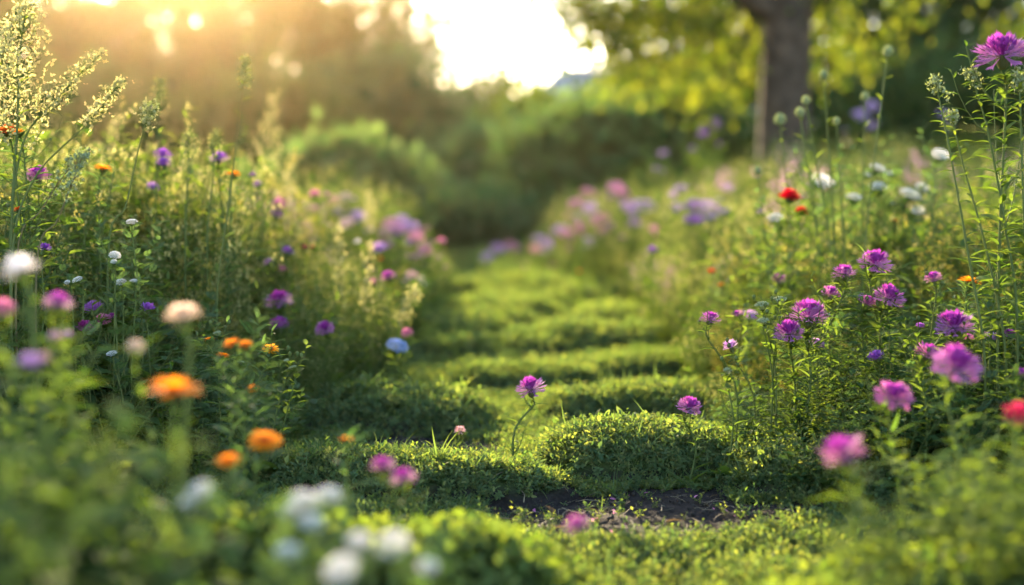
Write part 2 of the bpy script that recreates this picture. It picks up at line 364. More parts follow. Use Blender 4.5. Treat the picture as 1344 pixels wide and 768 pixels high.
def carpet():
    bits = []
    for (x0, x1, y0, y1, n, s) in ((-.75, .95, 1.45, 2.1, 12000, 1.1), (-.75, .95, 2.1, 3.2, 35000, 1.0), (-.6, .95, 3.2, 4.6, 24000, 1.1), (-.6, 1.0, 4.6, 7.5, 15000, 1.6), (-.8, 1.2, 7.5, 12.5, 12000, 2.4), (-2.2, 2.4, 12.5, 22, 13000, 4.2), (.95, 2.8, 1.6, 8, 9000, 2.3), (-2.8, -.75, 1.6, 8, 9000, 2.3)):
        x, y = cover_points(x0, x1, y0, y1, n, MOUNDS); bits.append((x, y, np.full(len(x), s)))
    x, y, s = (np.concatenate(b) for b in zip(*bits))
    lift = .72 * mounds(x, y); nn = nrm(normals(x, y)); nn[:, 2] += .35
    pts = np.stack([x, y, gz(x, y) - .002], -1); steep = np.clip(mounds(x, y) / .05, .35, 1)
    nn = nn + NR.normal(0, .38, nn.shape)
    big = np.where(NR.random(len(x)) < .05, 1.5, 1.0)
    scatter('creeping_ground_cover', pts, nn, s * big * NR.uniform(.65, 1.35, len(x)) * (.6 + .4 * steep),
            [sprig((TINY, OVATE, WIDE, TINY)[i % 4], RG.randint(5, 9), (.026, .030, .026, .02)[i % 4], (.0068, .0085, .009, .0058)[i % 4], (M_COVER, M_COVER2)[i in (1, 5, 6)], RG.randint(3, 4)) for i in range(10)] + [blade_sprig()],
            'low carpet of tiny leaved creeping plants growing in cushions along the path', 'ground cover')
    x, y = cover_points(-.9, .95, 1.15, 2.12, 15000, FORE, .02, False)
    nn = nrm(normals(x, y)); nn[:, 2] += .5; nn += NR.normal(0, .25, nn.shape)
    scatter('broad_leaved_ground_cover', np.stack([x, y, gz(x, y) - .004], -1), nn, NR.uniform(.6, 1.25, len(x)),
            [sprig(ROUND if i % 2 else OVATE, RG.randint(4, 6), .040, .0155, M_MINT, 3) for i in range(6)],
            'blurred mass of round leaved plants along the bottom edge', 'ground cover')
carpet()
def litter():
    n = 2600; x = NR.uniform(-.35, .62, n); y = NR.uniform(2.05, 3.2, n); k = soil_mask(x, y) | (NR.random(n) < .03); x, y = x[k], y[k]
    m1 = MB(); c = np.array([(0, -.5, 0), (.1, -.1, .05), (0, .3, .08), (-.1, .6, 0)]) * .03; m1.tube(c, .0006, .0003, 3)
    m2 = MB(); m2.batch(OVATE, frames([(0, 0, .001)], (0, 1, .1), (0, 0, 1), .018))
    m3 = MB(); v = BALL[0] * NR.uniform(.7, 1.3, BALL[0].shape) * .004; m3.add(v, BALL[1])
    m4 = MB(); m4.batch(WIDE, frames([(0, 0, .001)], (0, 1, .15), (.2, 0, 1), .012))
    scatter('fallen_litter', np.stack([x, y, gz(x, y) + .003], -1), NR.normal(0, .3, (len(x), 3)) + [0, 0, 1], NR.uniform(.3, 1.0, len(x)) ** 2 * 1.7 + .25,
            [m1.mesh('straw', plain('straw', (.22, .17, .10), .8)), m2.mesh('dead_leaf', leafy('dead_leaf', (.075, .055, .03), (.13, .095, .05), tr=(1, .9, .7))), m3.mesh('crumb', plain('crumb', (.035, .03, .026), .95, (.06, .05, .042), 90, spec=.05)), *[m3.mesh('clod', plain('clod', (.025, .021, .018), .95, (.05, .043, .037), 60, spec=.05)) for _ in range(9)], *[m1.mesh('straw', plain('straw', (.16, .13, .085), .8)) for _ in range(3)], m4.mesh('petal', PET['pink'])],
            'straw, dead leaves and crumbs lying on the bare soil', 'litter')
litter()

# ------------------------------------------------------------------ flower heads (unit width, axis +Z, seat at the origin)
def ring(n, z, el, L, jit=.12, r0=.06, a0=0):
    a = a0 + np.arange(n) * 2 * math.pi / n + NR.normal(0, jit, n); e = el + NR.normal(0, jit * .7, n)
    d = np.stack([np.cos(a) * np.cos(e), np.sin(a) * np.cos(e), np.sin(e)], -1)
    p = np.stack([np.cos(a) * r0, np.sin(a) * r0, np.full(n, z)], -1)
    up = np.stack([-np.cos(a) * np.sin(e), -np.sin(a) * np.sin(e), np.cos(e)], -1)
    return p, d, up, L * NR.uniform(.82, 1.12, n)
def floret_tpl(lobes=5, spread=.42):
    v = [(-.012, 0, 0), (.012, 0, 0), (-.04, .62, 0), (.04, .62, 0)]; t = []; q = [(0, 1, 3, 2)]
    for i in range(lobes):
        f = (i / (lobes - 1) - .5) * 2; b = len(v); cx = f * .03
        v += [(cx - .02, .6, .01), (cx + .02, .6, .01), (cx + f * spread * .3, 1 - .12 * abs(f), .10 * (1 - abs(f)))]
        v.insert(b + 2, ((cx + f * spread * .16) - .028, .80, .05)); v.insert(b + 3, ((cx + f * spread * .16) + .028, .80, .05))
        q.append((b, b + 1, b + 3, b + 2)); t.append((b + 2, b + 3, b + 4))
    return np.array(v), [np.array(t), np.array(q)]
FLORET = floret_tpl()
def calyx(r=.13, h=.32, top=.03):
    m = MB(); ts = np.linspace(0, 1, 7); pts = np.stack([0 * ts, 0 * ts, top - h + h * ts], -1)
    m.tube(pts, r * np.array([.25, .72, .98, 1.0, .9, .78, .6]), None, 9)
    for k in range(5):
        p, d, up, L = ring(11, top - h * .85 + h * .17 * k, 1.15, h * .34, .08, r * (.62 + .36 * math.sin(math.pi * (.25 + .14 * k))), k * .28)
        m.batch(leaf_tpl(.5, 2, -.1, .3), frames(p, d, up, L))
    return m
def head_knap(dens=1.0):
    m = MB()
    op = 0 if RG.random() < .65 else RG.uniform(.2, .5)
    for n, z, el, L in ((22, .01, -.12, .58), (26, .02, .15, .60), (26, .03, .45, .57), (24, .04, .78, .52), (18, .05, 1.08, .48), (12, .05, 1.38, .44)):
        n = int(n * dens); p, d, up, l = ring(n, z, min(1.45, el + op), L * RG.uniform(.9, 1.06), .16); k = NR.random(n) > .1
        m.batch(FLORET, frames(p[k], d[k], up[k], l[k]), 1 if el > .7 else 0)
    return m
LIG = leaf_tpl(.24, 4, .12, .2, .62)
def head_mari():
    m = MB()
    for n, z, el, L in ((20, .0, .10, .5), (20, .02, .35, .47), (18, .03, .62, .40), (14, .04, .95, .27)):
        m.batch(LIG, frames(*ring(n, z, el, L, .09, .08)))
    return m
def mari_disc():
    m = MB(); n = 60; a = np.arange(n) * 2.4; r = .17 * np.sqrt(np.arange(n) / n)
    m.batch(BALL, tmat(np.stack([r * np.cos(a), r * np.sin(a), .12 - r * r * 1.5], -1), .045, .09)); return m
def head_dahlia():
    m = MB(); tp = leaf_tpl(.62, 4, -.18, .35, .62)
    for k in range(6):
        m.batch(tp, frames(*ring(max(5, 13 - k), .02 * k, -.1 + .28 * k, .52 - .055 * k, .12, .05, k * .31)))
    return m
def head_yarrow(n=58):
    m = MB(); a = np.arange(n) * 2.39996; r = .47 * np.sqrt((np.arange(n) + .5) / n); z = .07 - .72 * r * r + NR.normal(0, .012, n)
    p = np.stack([r * np.cos(a), r * np.sin(a), z], -1); pet = leaf_tpl(.75, 2, .15, .1, .6)
    for k in range(5):
        b = a + k * 1.2566; d = np.stack([np.cos(b), np.sin(b), np.full(n, .25)], -1); m.batch(pet, frames(p, d, (0, 0, 1), .062))
    m.batch(BALL, tmat(p + [0, 0, .012], .04)); return m, p
def yarrow_stalks(p):
    m = MB()
    for q in p[::2]: m.tube(bez(np.array([0, 0, -.42]), np.array([q[0] * .75, q[1] * .75, -.22]), q - [0, 0, .01], 4), .012, .008, 3)
    return m
def head_scab():
    m = MB(); tp = leaf_tpl(.55, 3, .15, -.25, .66)
    for n, z, el, L in ((14, 0, .05, .5), (12, .03, .3, .4), (12, .05, .6, .3)): m.batch(tp, frames(*ring(n, z, el, L, .12, .06)))
    return m
def scab_centre():
    m = MB(); n = 50; a = np.arange(n) * 2.4; r = .22 * np.sqrt(np.arange(n) / n)
    m.batch(BALL, tmat(np.stack([r * np.cos(a), r * np.sin(a), .2 - r * r * 2], -1), .06)); return m
def head_bud():
    m = MB(); m.batch(BALL8, tmat([(0, 0, .1)], .72, .8))
    for k in range(6):
        el = -.5 + .36 * k; n = 12 - k; a = np.arange(n) * 2 * math.pi / n + k * .26
        p = np.stack([np.cos(a) * math.cos(el) * .36, np.sin(a) * math.cos(el) * .36, np.full(n, .1 + .4 * math.sin(el))], -1)
        d = np.stack([-np.cos(a) * math.sin(el), -np.sin(a) * math.sin(el), np.full(n, math.cos(el))], -1) + .35 * np.stack([np.cos(a), np.sin(a), 0 * a], -1)
        m.batch(leaf_tpl(.5, 2, -.1, .3), frames(p, d, p - [0, 0, .1], .3))
    return m
def head_cluster(n=26):                                     # knot of small grey buds
    m = MB(); a = np.arange(n) * 2.4; r = .42 * np.sqrt((np.arange(n) + .5) / n); z = .12 - .6 * r * r + NR.normal(0, .02, n)
    p = np.stack([r * np.cos(a), r * np.sin(a), z], -1); m.batch(BALL, tmat(p, .15, .18))
    for q in p[::2]: m.tube(bez(np.array([0, 0, -.4]), np.array([q[0] * .8, q[1] * .8, -.2]), q, 4), .02, .012, 3)
    return m
_hc = {}
def variant(key, n, f):
    if key not in _hc: _hc[key] = [f() for _ in range(n)]
    return RG.choice(_hc[key])
def add_head(kind, col, parent, loc, axis, size):
    q = Vector(axis).to_track_quat('Z', 'Y'); mt = PET.get(col)
    def put(nm, me, par):
        o = link(nm, me, par)
        if par is parent:
            o.location = Vector(loc); o.rotation_mode = 'QUATERNION'
            o.rotation_quaternion = q @ Matrix.Rotation(RG.uniform(0, 6.28), 3, 'Z').to_quaternion(); o.scale = (size,) * 3
        return o
    if kind == 'knap':
        h = put('flower_head', variant(('knap', col), 5, lambda: head_knap(RG.uniform(.95, 1.45)).mesh('knapweed_head', [mt, PET['inner'] if col in ('purple', 'magenta') else mt])), parent)
        put('calyx', variant('calyx', 2, lambda: calyx().mesh('calyx', M_CALYX)), h)
    elif kind == 'mari':
        h = put('flower_head', variant(('mari', col), 3, lambda: head_mari().mesh('marigold_head', mt)), parent)
        put('disc', variant('mdisc', 1, lambda: mari_disc().mesh('disc', PET['rust'])), h)
        put('calyx', variant('mcalyx', 1, lambda: calyx(.17, .24).mesh('calyx', M_CALYX)), h)
    elif kind == 'dahlia':
        h = put('flower_head', variant(('dahlia', col), 2, lambda: head_dahlia().mesh('poppy_head', mt)), parent)
        put('calyx', variant('mcalyx', 1, lambda: calyx(.17, .24).mesh('calyx', M_CALYX)), h)
    elif kind == 'yarrow':
        def mk():
            m, p = head_yarrow(); return m.mesh('yarrow_head', mt), yarrow_stalks(p).mesh('stalks', M_STEM)
        a, b = variant(('yarrow', col), 3, mk); h = put('flower_head', a, parent); put('stalks', b, h)
    elif kind == 'scab':
        h = put('flower_head', variant(('scab', col), 1, lambda: head_scab().mesh('scabious_head', mt)), parent)
        put('centre', variant('scen', 1, lambda: scab_centre().mesh('centre', PET['darkblue'])), h)
        put('calyx', variant('mcalyx', 1, lambda: calyx(.17, .24).mesh('calyx', M_CALYX)), h)
    elif kind == 'bud': put('bud', variant(('bud', col), 2, lambda: head_bud().mesh('bud', M_GREYBUD)), parent)
    elif kind == 'cluster': put('bud_cluster', variant('cluster', 3, lambda: head_cluster().mesh('bud_cluster', M_GREYBUD)), parent)

# ------------------------------------------------------------------ plants built round given heads
def stem_leaves(mb, path, n, size, tpl, t0=.05, t1=.93, up=.55, taper=.6):
    k = len(path) - 1; tan = nrm(np.gradient(path, axis=0)); p, d, s = [], [], []
    ph = RG.uniform(0, 6.28)
    for i in range(n):
        t = t0 + (t1 - t0) * (i + RG.uniform(-.3, .3)) / max(1, n - 1); t = min(max(t, 0), 1); j = min(int(t * k), k - 1); f = t * k - j
        q = path[j] * (1 - f) + path[j + 1] * f; ph += 2.4 + RG.uniform(-.4, .4)
        d.append(tan[j] * up * RG.uniform(.5, 1.4) + np.array([math.cos(ph), math.sin(ph), RG.uniform(-.15, .25)])); p.append(q)
        s.append(size * (1 - taper * t) * RG.uniform(.7, 1.2))
    mb.batch(tpl, frames(p, np.array(d), NR.normal(0, .2, (n, 3)) + [0, 0, 1], np.array(s)))
def plume(mb, stems, path, t0, spread, nb, bud=.0058):
    """side sprays of little buds along the upper part of a stem"""
    k = len(path) - 1; tan = nrm(np.gradient(path, axis=0)); pts = []
    for i in range(nb):
        t = t0 + (1 - t0) * (i + .5) / nb; j = min(int(t * k), k - 1); q = path[j] + (path[j + 1] - path[j]) * (t * k - j)
        a = i * 2.4 + RG.uniform(-.5, .5); w = spread * (1.15 - .8 * (t - t0) / (1 - t0)) * RG.uniform(.6, 1.15)
        side = np.array([math.cos(a), math.sin(a), .25]); e = q + side * w * .75 + tan[j] * w * .9
        c = bez(q, q + side * w * .5, e, 6); stems.tube(c, .0009, .0005, 3)
        for u in np.linspace(.25, 1, max(4, int(w / .0055))):
            m = int(min(u * 5, 4.99)); z = c[m] + (c[m + 1] - c[m]) * (u * 5 - m)
            for _ in range(2): pts.append(z + NR.normal(0, .0045, 3))
    pts += [path[-1] + NR.normal(0, .006, 3) for _ in range(14)]
    pts = np.array(pts); n = len(pts); mb.batch(BALL, tmat(pts[::3], bud * NR.uniform(.6, 1.2, len(pts[::3]))))
    for _ in range(2): mb.batch(TINY, frames(pts, NR.normal(0, 1, (n, 3)) + [0, 0, .5], NR.normal(0, 1, (n, 3)), bud * 1.15 * NR.uniform(.7, 1.3, n)))
STYLE = {'knap': (LANCE, M_HERB, .060, 9), 'mari': (LANCE, M_BLUE, .060, 9), 'dahlia': (PINN, M_HERB, .06, 8), 'yarrow': (PINN, M_BLUE, .065, 9),
         'scab': (LANCE, M_HERB, .05, 8), 'bud': (LANCE, M_FRESH, .045, 14), 'cluster': (OVATE, M_HERB, .035, 10)}
def on_ground(p, dx=0, dy=0):
    x, y = p[0] + dx, p[1] + dy; return np.array([x, y, g1(x, y) - .01])
HEADS = []
def hero(name, label, cat, group, heads, kind=None, dx=0, dy=.02, nl=None, ls=1.0, thick=1.0, basal=8, spray=0):
    """heads: (px, py, width_px, D, kind, colour); every head on its own stem from one root"""
    pts = [P(h[0], h[1], h[3]) for h in heads]
    HEADS.extend((h[0], h[1] + h[2] * .35, h[2], h[3]) for h in heads if h[3] < 11)
    c = np.mean(pts, axis=0); base = on_ground(c, dx, dy)
    root = empty(name, base, label, cat, group); st = MB(); lf = MB()
    tpl, lm, lsz, lnum = STYLE[kind or heads[0][4]]
    for i, (h, p) in enumerate(zip(heads, pts)):
        w = max(h[2] * .55, h[2] - 13 * abs(FOCUS / h[3] - 1)) * h[3] / FPX; H = p[2] - base[2]
        b = np.array([RG.uniform(-1, 1), RG.uniform(-1, 1), 0]) * .012 * (len(heads) > 1)
        e = p - base; ax = nrm(np.array([RG.uniform(-.35, .35) + e[0] * .5, RG.uniform(-.45, .1) - {'yarrow': .5, 'scab': 1.0}.get(h[4], 0), 1.0]))
        neck = e - ax * w * (.40 if h[4] in ('knap', 'yarrow', 'cluster') else .22)
        mid = np.array([b[0] * .5 + neck[0] * .35 + RG.uniform(-.02, .02), b[1] + neck[1] * .35, H * .55])
        path = smooth_path([b, mid, neck - ax * H * .06, neck], 12)
        r = min(.0019, .0009 + w * .016) * thick; st.tube(path, r * 1.5, r * .8, 6)
        cnt = nl if nl is not None else lnum + int(H * 12)
        stem_leaves(lf, path, int(cnt * 1.5), lsz * ls, tpl, .04, .93, .7, .45); stem_leaves(lf, path, int(cnt * 2.2), lsz * ls * .5, tpl, .1, .97, 1.0, .3)
        for s_ in range(cnt // 4 if h[3] > 1.9 else 0):                # short leafy side shoots
            j = RG.randint(2, 9); a = RG.uniform(0, 6.28); l = H * RG.uniform(.12, .26); q = path[j]
            c = bez(q, q + np.array([math.cos(a), math.sin(a), .4]) * l * .5, q + np.array([math.cos(a) * .7, math.sin(a) * .7, 1]) * l, 6)
            st.tube(c, r * .7, r * .35, 4); stem_leaves(lf, c, 9, lsz * ls * .55, tpl, .1, 1, .8, .3)
        if h[4] in ('knap', 'cluster') and h[3] > 1.9:              # leafy bud stalk below the head
            for s_ in range(2):
                j = RG.choice([7, 8]); a = RG.uniform(0, 6.28); q = path[j]; e2 = q + np.array([math.cos(a) * .018, math.sin(a) * .018, .03])
                st.tube(bez(q, q + [0, 0, .012], e2, 4), .0008, .0006, 4); st.batch(BALL, tmat([e2 + [0, 0, .003]], .007, .010))
        add_head(h[4], h[5], root, neck + ax * w * (.40 if h[4] in ('knap', 'yarrow', 'cluster') else .22), ax, w)
    if basal:
        a = NR.uniform(0, 6.28, basal); d = np.stack([np.cos(a), np.sin(a), NR.uniform(.5, 1.6, basal)], -1)
        lf.batch(tpl, frames(np.zeros((basal, 3)) + [0, 0, .008], d, (0, 0, 1), lsz * ls * NR.uniform(1.0, 1.8, basal)))
    link('stem', st.mesh('stem', M_STEM), root); link('foliage', lf.mesh('foliage', lm), root)
    return root
def mugwort(label, px, D, t0, spread, nb, nl=16, lsz=.045, thick=.0026, dark=False, group='plumed mugwort stems in the left bank', bm=None):
    pts = [P(x, y, D) for x, y in px]; base = on_ground(pts[0]); root = empty('mugwort', base, label, 'wild plant', group)
    path = smooth_path([base] + pts[(1 if pts[0][2] < base[2] + .05 else 0):], 22) - base
    st = MB(); lf = MB(); bd = MB(); st.tube(path, thick, thick * .35, 6); stem_leaves(lf, path, nl, lsz, OVATE if nl % 2 else LANCE, .25, .95)
    plume(bd, st, path, t0, spread, nb)
    link('stem', st.mesh('stem', M_DRYSTEM if dark else M_STEM), root); link('foliage', lf.mesh('foliage', M_FRESH), root)
    link('bud_plume', bd.mesh('bud_plume', bm or (M_GREYBUD if dark else M_CREAM)), root); return root
def budstem(label, px, py, D, w, dx=0, nl=16, lsz=.05, group='tall stems with knob buds', sub=()):
    p = P(px, py, D); base = on_ground(p, dx, .03); root = empty('bud_spire', base, label, 'wild plant', group); e = p - base
    st = MB(); lf = MB(); path = smooth_path([np.zeros(3), [e[0] * .3, e[1] * .5, e[2] * .5], e], 16); W = w * D / FPX
    st.tube(path, .0034, .0016, 6); stem_leaves(lf, path, nl, lsz, LANCE, .2, .97, .9, .5)
    add_head('bud', 'g', root, path[-1], path[-1] - path[-3], W)
    for (t, a, l) in sub:
        q = path[int(t * 15)]; e2 = q + np.array([math.cos(a) * .35, math.sin(a) * .1, .9]) * l; c = bez(q, q + np.array([math.cos(a) * .3, 0, .3]) * l, e2, 6)
        st.tube(c, .0018, .001, 5); stem_leaves(lf, c, 6, lsz * .7, LANCE); add_head('bud', 'g', root, e2, e2 - c[-2], W * .8)
    link('stem', st.mesh('stem', M_STEM), root); link('foliage', lf.mesh('foliage', M_FRESH), root); return root

# ------------------------------------------------------------------ filler plants of the banks
def proto(kind):
    st, lf, fl = MB(), MB(), MB()
    def stem(h, lean, a, n=9):
        e = np.array([math.cos(a) * lean, math.sin(a) * lean, h]); return bez(np.zeros(3), np.array([e[0] * .15, e[1] * .15, h * .55]), e, n)
    pink = kind == 'airyp'
    if pink: kind = 'airy'
    if kind == 'feathery':
        for i in range(15):
            c = stem(RG.uniform(.18, .30), RG.uniform(.03, .16), i * 2.4); st.tube(c, .0016, .0008, 4)
            stem_leaves(lf, c, 9, .062, PINN, .15, 1.0, .8, .35)
    elif kind == 'airy':
        pts = []
        for i in range(9):
            h = RG.uniform(.42, .68); c = stem(h, RG.uniform(.02, .19), i * 2.4, 12); st.tube(c, .0019, .0008, 4)
            stem_leaves(lf, c, 24, .055, LANCE, .05, .9, .6, .5)
            for k in range(9):
                t = .35 + .07 * k; q = c[int(t * 11)]; a = k * 2.4 + i; L = (1.05 - t) * h * RG.uniform(.3, .5)
                e = q + np.array([math.cos(a) * .6, math.sin(a) * .6, .9]) * L; b = bez(q, q + np.array([math.cos(a) * .5, math.sin(a) * .5, .2]) * L, e, 6)
                st.tube(b, .0010, .0005, 3); stem_leaves(lf, b, 6, .026, LANCE, .1, .95, .6, .3)
                for u in (.5, .65, .8, .92, 1):
                    z = b[min(5, int(u * 5))]; pts += [z + NR.normal(0, .007, 3) for _ in range(2)]
        pts = np.array(pts); n = len(pts)
        for k in range(4): fl.batch(TINY, frames(pts, NR.normal(0, 1, (n, 3)) + [0, 0, .4], (0, 0, 1), NR.uniform(.005, .009, n) * (1.35 if pink else 1)))
    elif kind == 'leafy':
        for i in range(9):
            c = stem(RG.uniform(.28, .44), RG.uniform(.02, .16), i * 2.4); st.tube(c, .0020, .0010, 4)
            stem_leaves(lf, c, 19, .075, LANCE, .06, 1.0, .75, .5)
    elif kind == 'leafyd':
        for i in range(8):
            c = stem(RG.uniform(.28, .44), RG.uniform(.02, .15), i * 2.4); st.tube(c, .0019, .0010, 4)
            stem_leaves(lf, c, 20, .07, WIDE, .06, 1.0, .6, .5)
    elif kind == 'bushy':
        pts = []
        for i in range(12):
            h = RG.uniform(.34, .5); c = stem(h, RG.uniform(.03, .22), i * 2.4, 10); st.tube(c, .0018, .0008, 4)
            stem_leaves(lf, c, 16, .042, LANCE, .05, 1, .7, .4)
            for k in range(5):
                q = c[3 + k]; a = k * 2.4 + i; L = RG.uniform(.09, .15); e = q + np.array([math.cos(a) * .65, math.sin(a) * .65, .8]) * L
                b = bez(q, q + np.array([math.cos(a) * .5, math.sin(a) * .5, .2]) * L, e, 5); st.tube(b, .0009, .0005, 3); stem_leaves(lf, b, 10, .030, LANCE, .1, 1, .7, .3)
                pts += [b[-1] + NR.normal(0, .006, 3) for _ in range(4)]
        pts = np.array(pts); n = len(pts)
        for k in range(3): fl.batch(TINY, frames(pts, NR.normal(0, 1, (n, 3)) + [0, 0, .4], (0, 0, 1), NR.uniform(.005, .009, n)))
    elif kind == 'broad':
        for i in range(10):
            c = stem(RG.uniform(.16, .31), RG.uniform(.03, .17), i * 2.4); st.tube(c, .0022, .0011, 4)
            stem_leaves(lf, c, 11, .068, OVATE, .1, 1.0, .5, .45)
    elif kind == 'spire':
        for i in range(5):
            c = stem(RG.uniform(.5, .74), RG.uniform(.01, .10), i * 2.4, 16); st.tube(c, .0022, .0009, 4)
            stem_leaves(lf, c, 22, .05, LANCE, .06, .9, .8, .6); plume(fl, st, c, .66, .05, 16, .0052)
    elif kind == 'tuft':
        n = 70; a = NR.uniform(0, 6.28, n); d = np.stack([np.cos(a) * .5, np.sin(a) * .5, NR.uniform(.8, 2.2, n)], -1)
        lf.batch(BLADE, frames(np.stack([np.cos(a), np.sin(a), 0 * a], -1) * .02, d, np.stack([np.cos(a), np.sin(a), 0 * a + .2], -1) * -1, NR.uniform(.10, .26, n)))
    return st, lf, fl
KINDS = {'bushy': ('bushy_herb', M_FRESH, M_TIP, .52), 'feathery': ('feathery_herb', M_BLUE, None, .29), 'airy': ('airy_wildflower', M_HERB, M_TIP, .72), 'airyg': ('airy_wildflower', M_FRESH, M_YELFL, .72),
         'airyp': ('pink_wildflower', M_HERB, petal('pale_lilac', (.58, .30, .48), (.72, .48, .58)), .72), 'leafy': ('leafy_herb', M_FRESH, None, .44), 'leafyd': ('meadow_herb', M_HERB, None, .44), 'broad': ('broad_leaved_herb', M_DARK, None, .31),
         'broadf': ('broad_leaved_herb', M_FRESH, None, .31), 'spire': ('spiked_wildflower', M_FRESH, M_CREAM, .78), 'tuft': ('grass_tuft', M_FRESH, None, .26)}
PRO = {}
def filler(kind, x, y, h, label, group, cat='wild plant'):
    nm, lm, fm, H = KINDS[kind]
    if kind not in PRO:
        PRO[kind] = []
        for i in range(4):
            st, lf, fl = proto({'airyg': 'airy', 'broadf': 'broad'}.get(kind, kind))
            PRO[kind].append((st.mesh(nm + '_stem', M_STEM) if st.n else None, lf.mesh(nm + '_foliage', lm), fl.mesh(nm + '_florets', fm) if fm and fl.n else None))
    a, b, c = RG.choice(PRO[kind]); z = g1(x, y) - .012
    r = empty(nm, (x, y, z), label, cat, group); s = h / H; r.scale = (s * RG.uniform(.9, 1.15),) * 2 + (s,); r.rotation_euler = (RG.uniform(-.1, .1), RG.uniform(-.1, .1), RG.uniform(0, 6.28))
    if a: link('stem', a, r)
    link('foliage', b, r)
    if c: link('florets', c, r)
def env(x, y):
    if x < xl(y): t = sm(np.array((xl(y) - x) / np.interp(y, [2.7, 3.3], [.75, .40]))); return float(np.interp(y, [2.9, 3.6], [.13, .24])) + .45 * float(t)
    t = sm(np.array((x - xr(y)) / np.interp(y, [2.7, 3.2], [.55, .38]))); return float(np.interp(y, [2.9, 3.6], [.14, .22])) + .36 * float(t)
NAMEK = {'bushy': 'bushy small leaved herb with cream bud tips', 'airyp': 'airy branching herb dotted with small pink blossoms', 'feathery': 'low feathery grey green herb', 'airy': 'airy branching herb sprinkled with tiny cream florets', 'airyg': 'airy branching herb sprinkled with tiny yellow florets',
         'leafy': 'fresh green herb with narrow leaves', 'leafyd': 'deep green herb with narrow leaves', 'broad': 'dark herb with broad oval leaves', 'broadf': 'light green herb with broad oval leaves',
         'spire': 'upright herb with cream flower spikes', 'tuft': 'tuft of arching grass blades'}
def bankfill(side, y0, y1, n, kinds, where, depth, keep=lambda x, y: True, hs=1.0):
    k = 0; tries = 0; placed = []
    while k < n and tries < n * 60:
        tries += 1; y = RG.uniform(y0, y1); u = RG.random() ** (1.3 if y < 4.6 else 2.0) * depth
        x = float(xl(y)) - .04 - u if side < 0 else float(xr(y)) + .04 + u
        if abs(x) > .385 * y + .35 or not keep(x, y): continue
        md = .025 + .010 * y
        if any((x - a) ** 2 + (y - b) ** 2 < md * md for a, b in placed): continue
        placed.append((x, y)); e = env(x, y)
        opts = [q for q in kinds if not (e < .28 and q in ('airy', 'airyg', 'airyp', 'spire')) and not (e > .40 and q in ('tuft',))] or ['leafy']
        kd = RG.choice(opts); h = e * RG.uniform(.75, 1.15) * hs
        if kd in ('feathery', 'broad', 'broadf', 'tuft'): h = min(h, .34)
        g = g1(x, y); px = 672 + FPX * x / y; hw = .09 * FPX / y
        for hx, hy, w_, hD in HEADS:                         # keep the heads behind this plant in view
            if hD > y + .03 and abs(hx - px) < hw + w_ * .3: h = min(h, P(hx, hy, y)[2] - g - .01)
        if h < .07: continue
        k += 1
        filler(kd, x, y, h, NAMEK[kd] + ' ' + where, NAMEK[kd] + ' ' + where)
# ------------------------------------------------------------------ the flowers one can point to
K, Mg, Y_ = 'knap', 'mari', 'yarrow'
gL, gR = 'purple knapweeds of the left bank', 'purple knapweeds of the right bank'
def kn(label, group, *heads, **k): return hero('knapweed', label, 'flower', group, [(x, y, w, D, 'knap', c) for x, y, w, D, c in heads], **k)
def mg(label, *heads, **k): return hero('marigold', label, 'flower', 'orange marigolds', [(x, y, w, D, 'mari', c) for x, y, w, D, c in heads], **k)
def ya(label, *heads, **k): return hero('yarrow', label, 'flower', 'white flat headed yarrow', [(x, y, w * (1.3 if D > 3 else 1), D, 'yarrow', c) for x, y, w, D, c in heads], **k)
# middle of the path
kn('single purple knapweed on a thin leaning stem in the middle of the green path', None, (697, 512, 37, 2.62, 'purple'), dx=-.03, dy=-.01, nl=9, ls=.6, basal=9)
kn('small lilac purple knapweed at the right edge of the green path', None, (904, 536, 29, 2.5, 'purple'), dx=.0, nl=12, ls=.6)
kn('tiny faded pink flower beside the small soil gap in the path', None, (604, 566, 15, 2.78, 'palepink'), nl=6, ls=.35, basal=4)
# sharp clump at the right
kn('slender knapweed with one rosy head, leftmost of the sharp right clump', gR, (932, 421, 27, 2.58, 'purple'), dx=.05, nl=9, ls=.7)
kn('knapweed with a small open lilac head below its rosy neighbour', gR, (960, 457, 21, 2.58, 'lilac'), dx=.04, nl=7, ls=.7)
kn('small magenta knapweed bud with pale lilac companion behind the slender one', gR, (968, 413, 14, 2.9, 'magenta'), (984, 418, 24, 3.2, 'lilac'), dx=.02)
kn('showy knapweed with two large purple heads close together', gR, (1061, 418, 48, 2.55, 'purple'), (1036, 439, 36, 2.50, 'purple'), dx=.0, nl=20)
kn('little lilac knapweed head tilted right under the showy pair', gR, (1072, 454, 19, 2.6, 'lilac'), nl=10, ls=.7)
kn('tall knapweed with two rosy heads at different heights', gR, (1108, 361, 31, 2.66, 'purple'), (1090, 388, 25, 2.72, 'magenta'), dx=-.02, nl=18)
kn('tallest purple knapweed of the sharp right clump', gR, (1148, 348, 39, 2.6, 'purple'), dx=.01, nl=14)
kn('knapweed with a broad purple head and a darker one touching it', gR, (1166, 393, 37, 2.58, 'purple'), (1138, 400, 24, 2.6, 'magenta'), nl=20)
kn('low lilac knapweed deep in the foliage of the right clump', gR, (1151, 471, 22, 2.52, 'violet'), nl=12, ls=.8)
kn('soft lilac knapweed just behind the tall right clump', gR, (1128, 391, 16, 3.3, 'lilac'))
kn('small magenta knapweed on a bare stalk left of the orange marigold', gR, (1225, 366, 22, 2.66, 'magenta'), nl=8, ls=.7)
kn('purple knapweed with a wide ragged head tilted left and a small one below', gR, (1253, 431, 46, 2.4, 'purple'), (1270, 445, 16, 2.42, 'magenta'), nl=22)
kn('purple knapweed with a flat head below the wide ragged one', gR, (1217, 466, 35, 2.3, 'magenta'), nl=16)
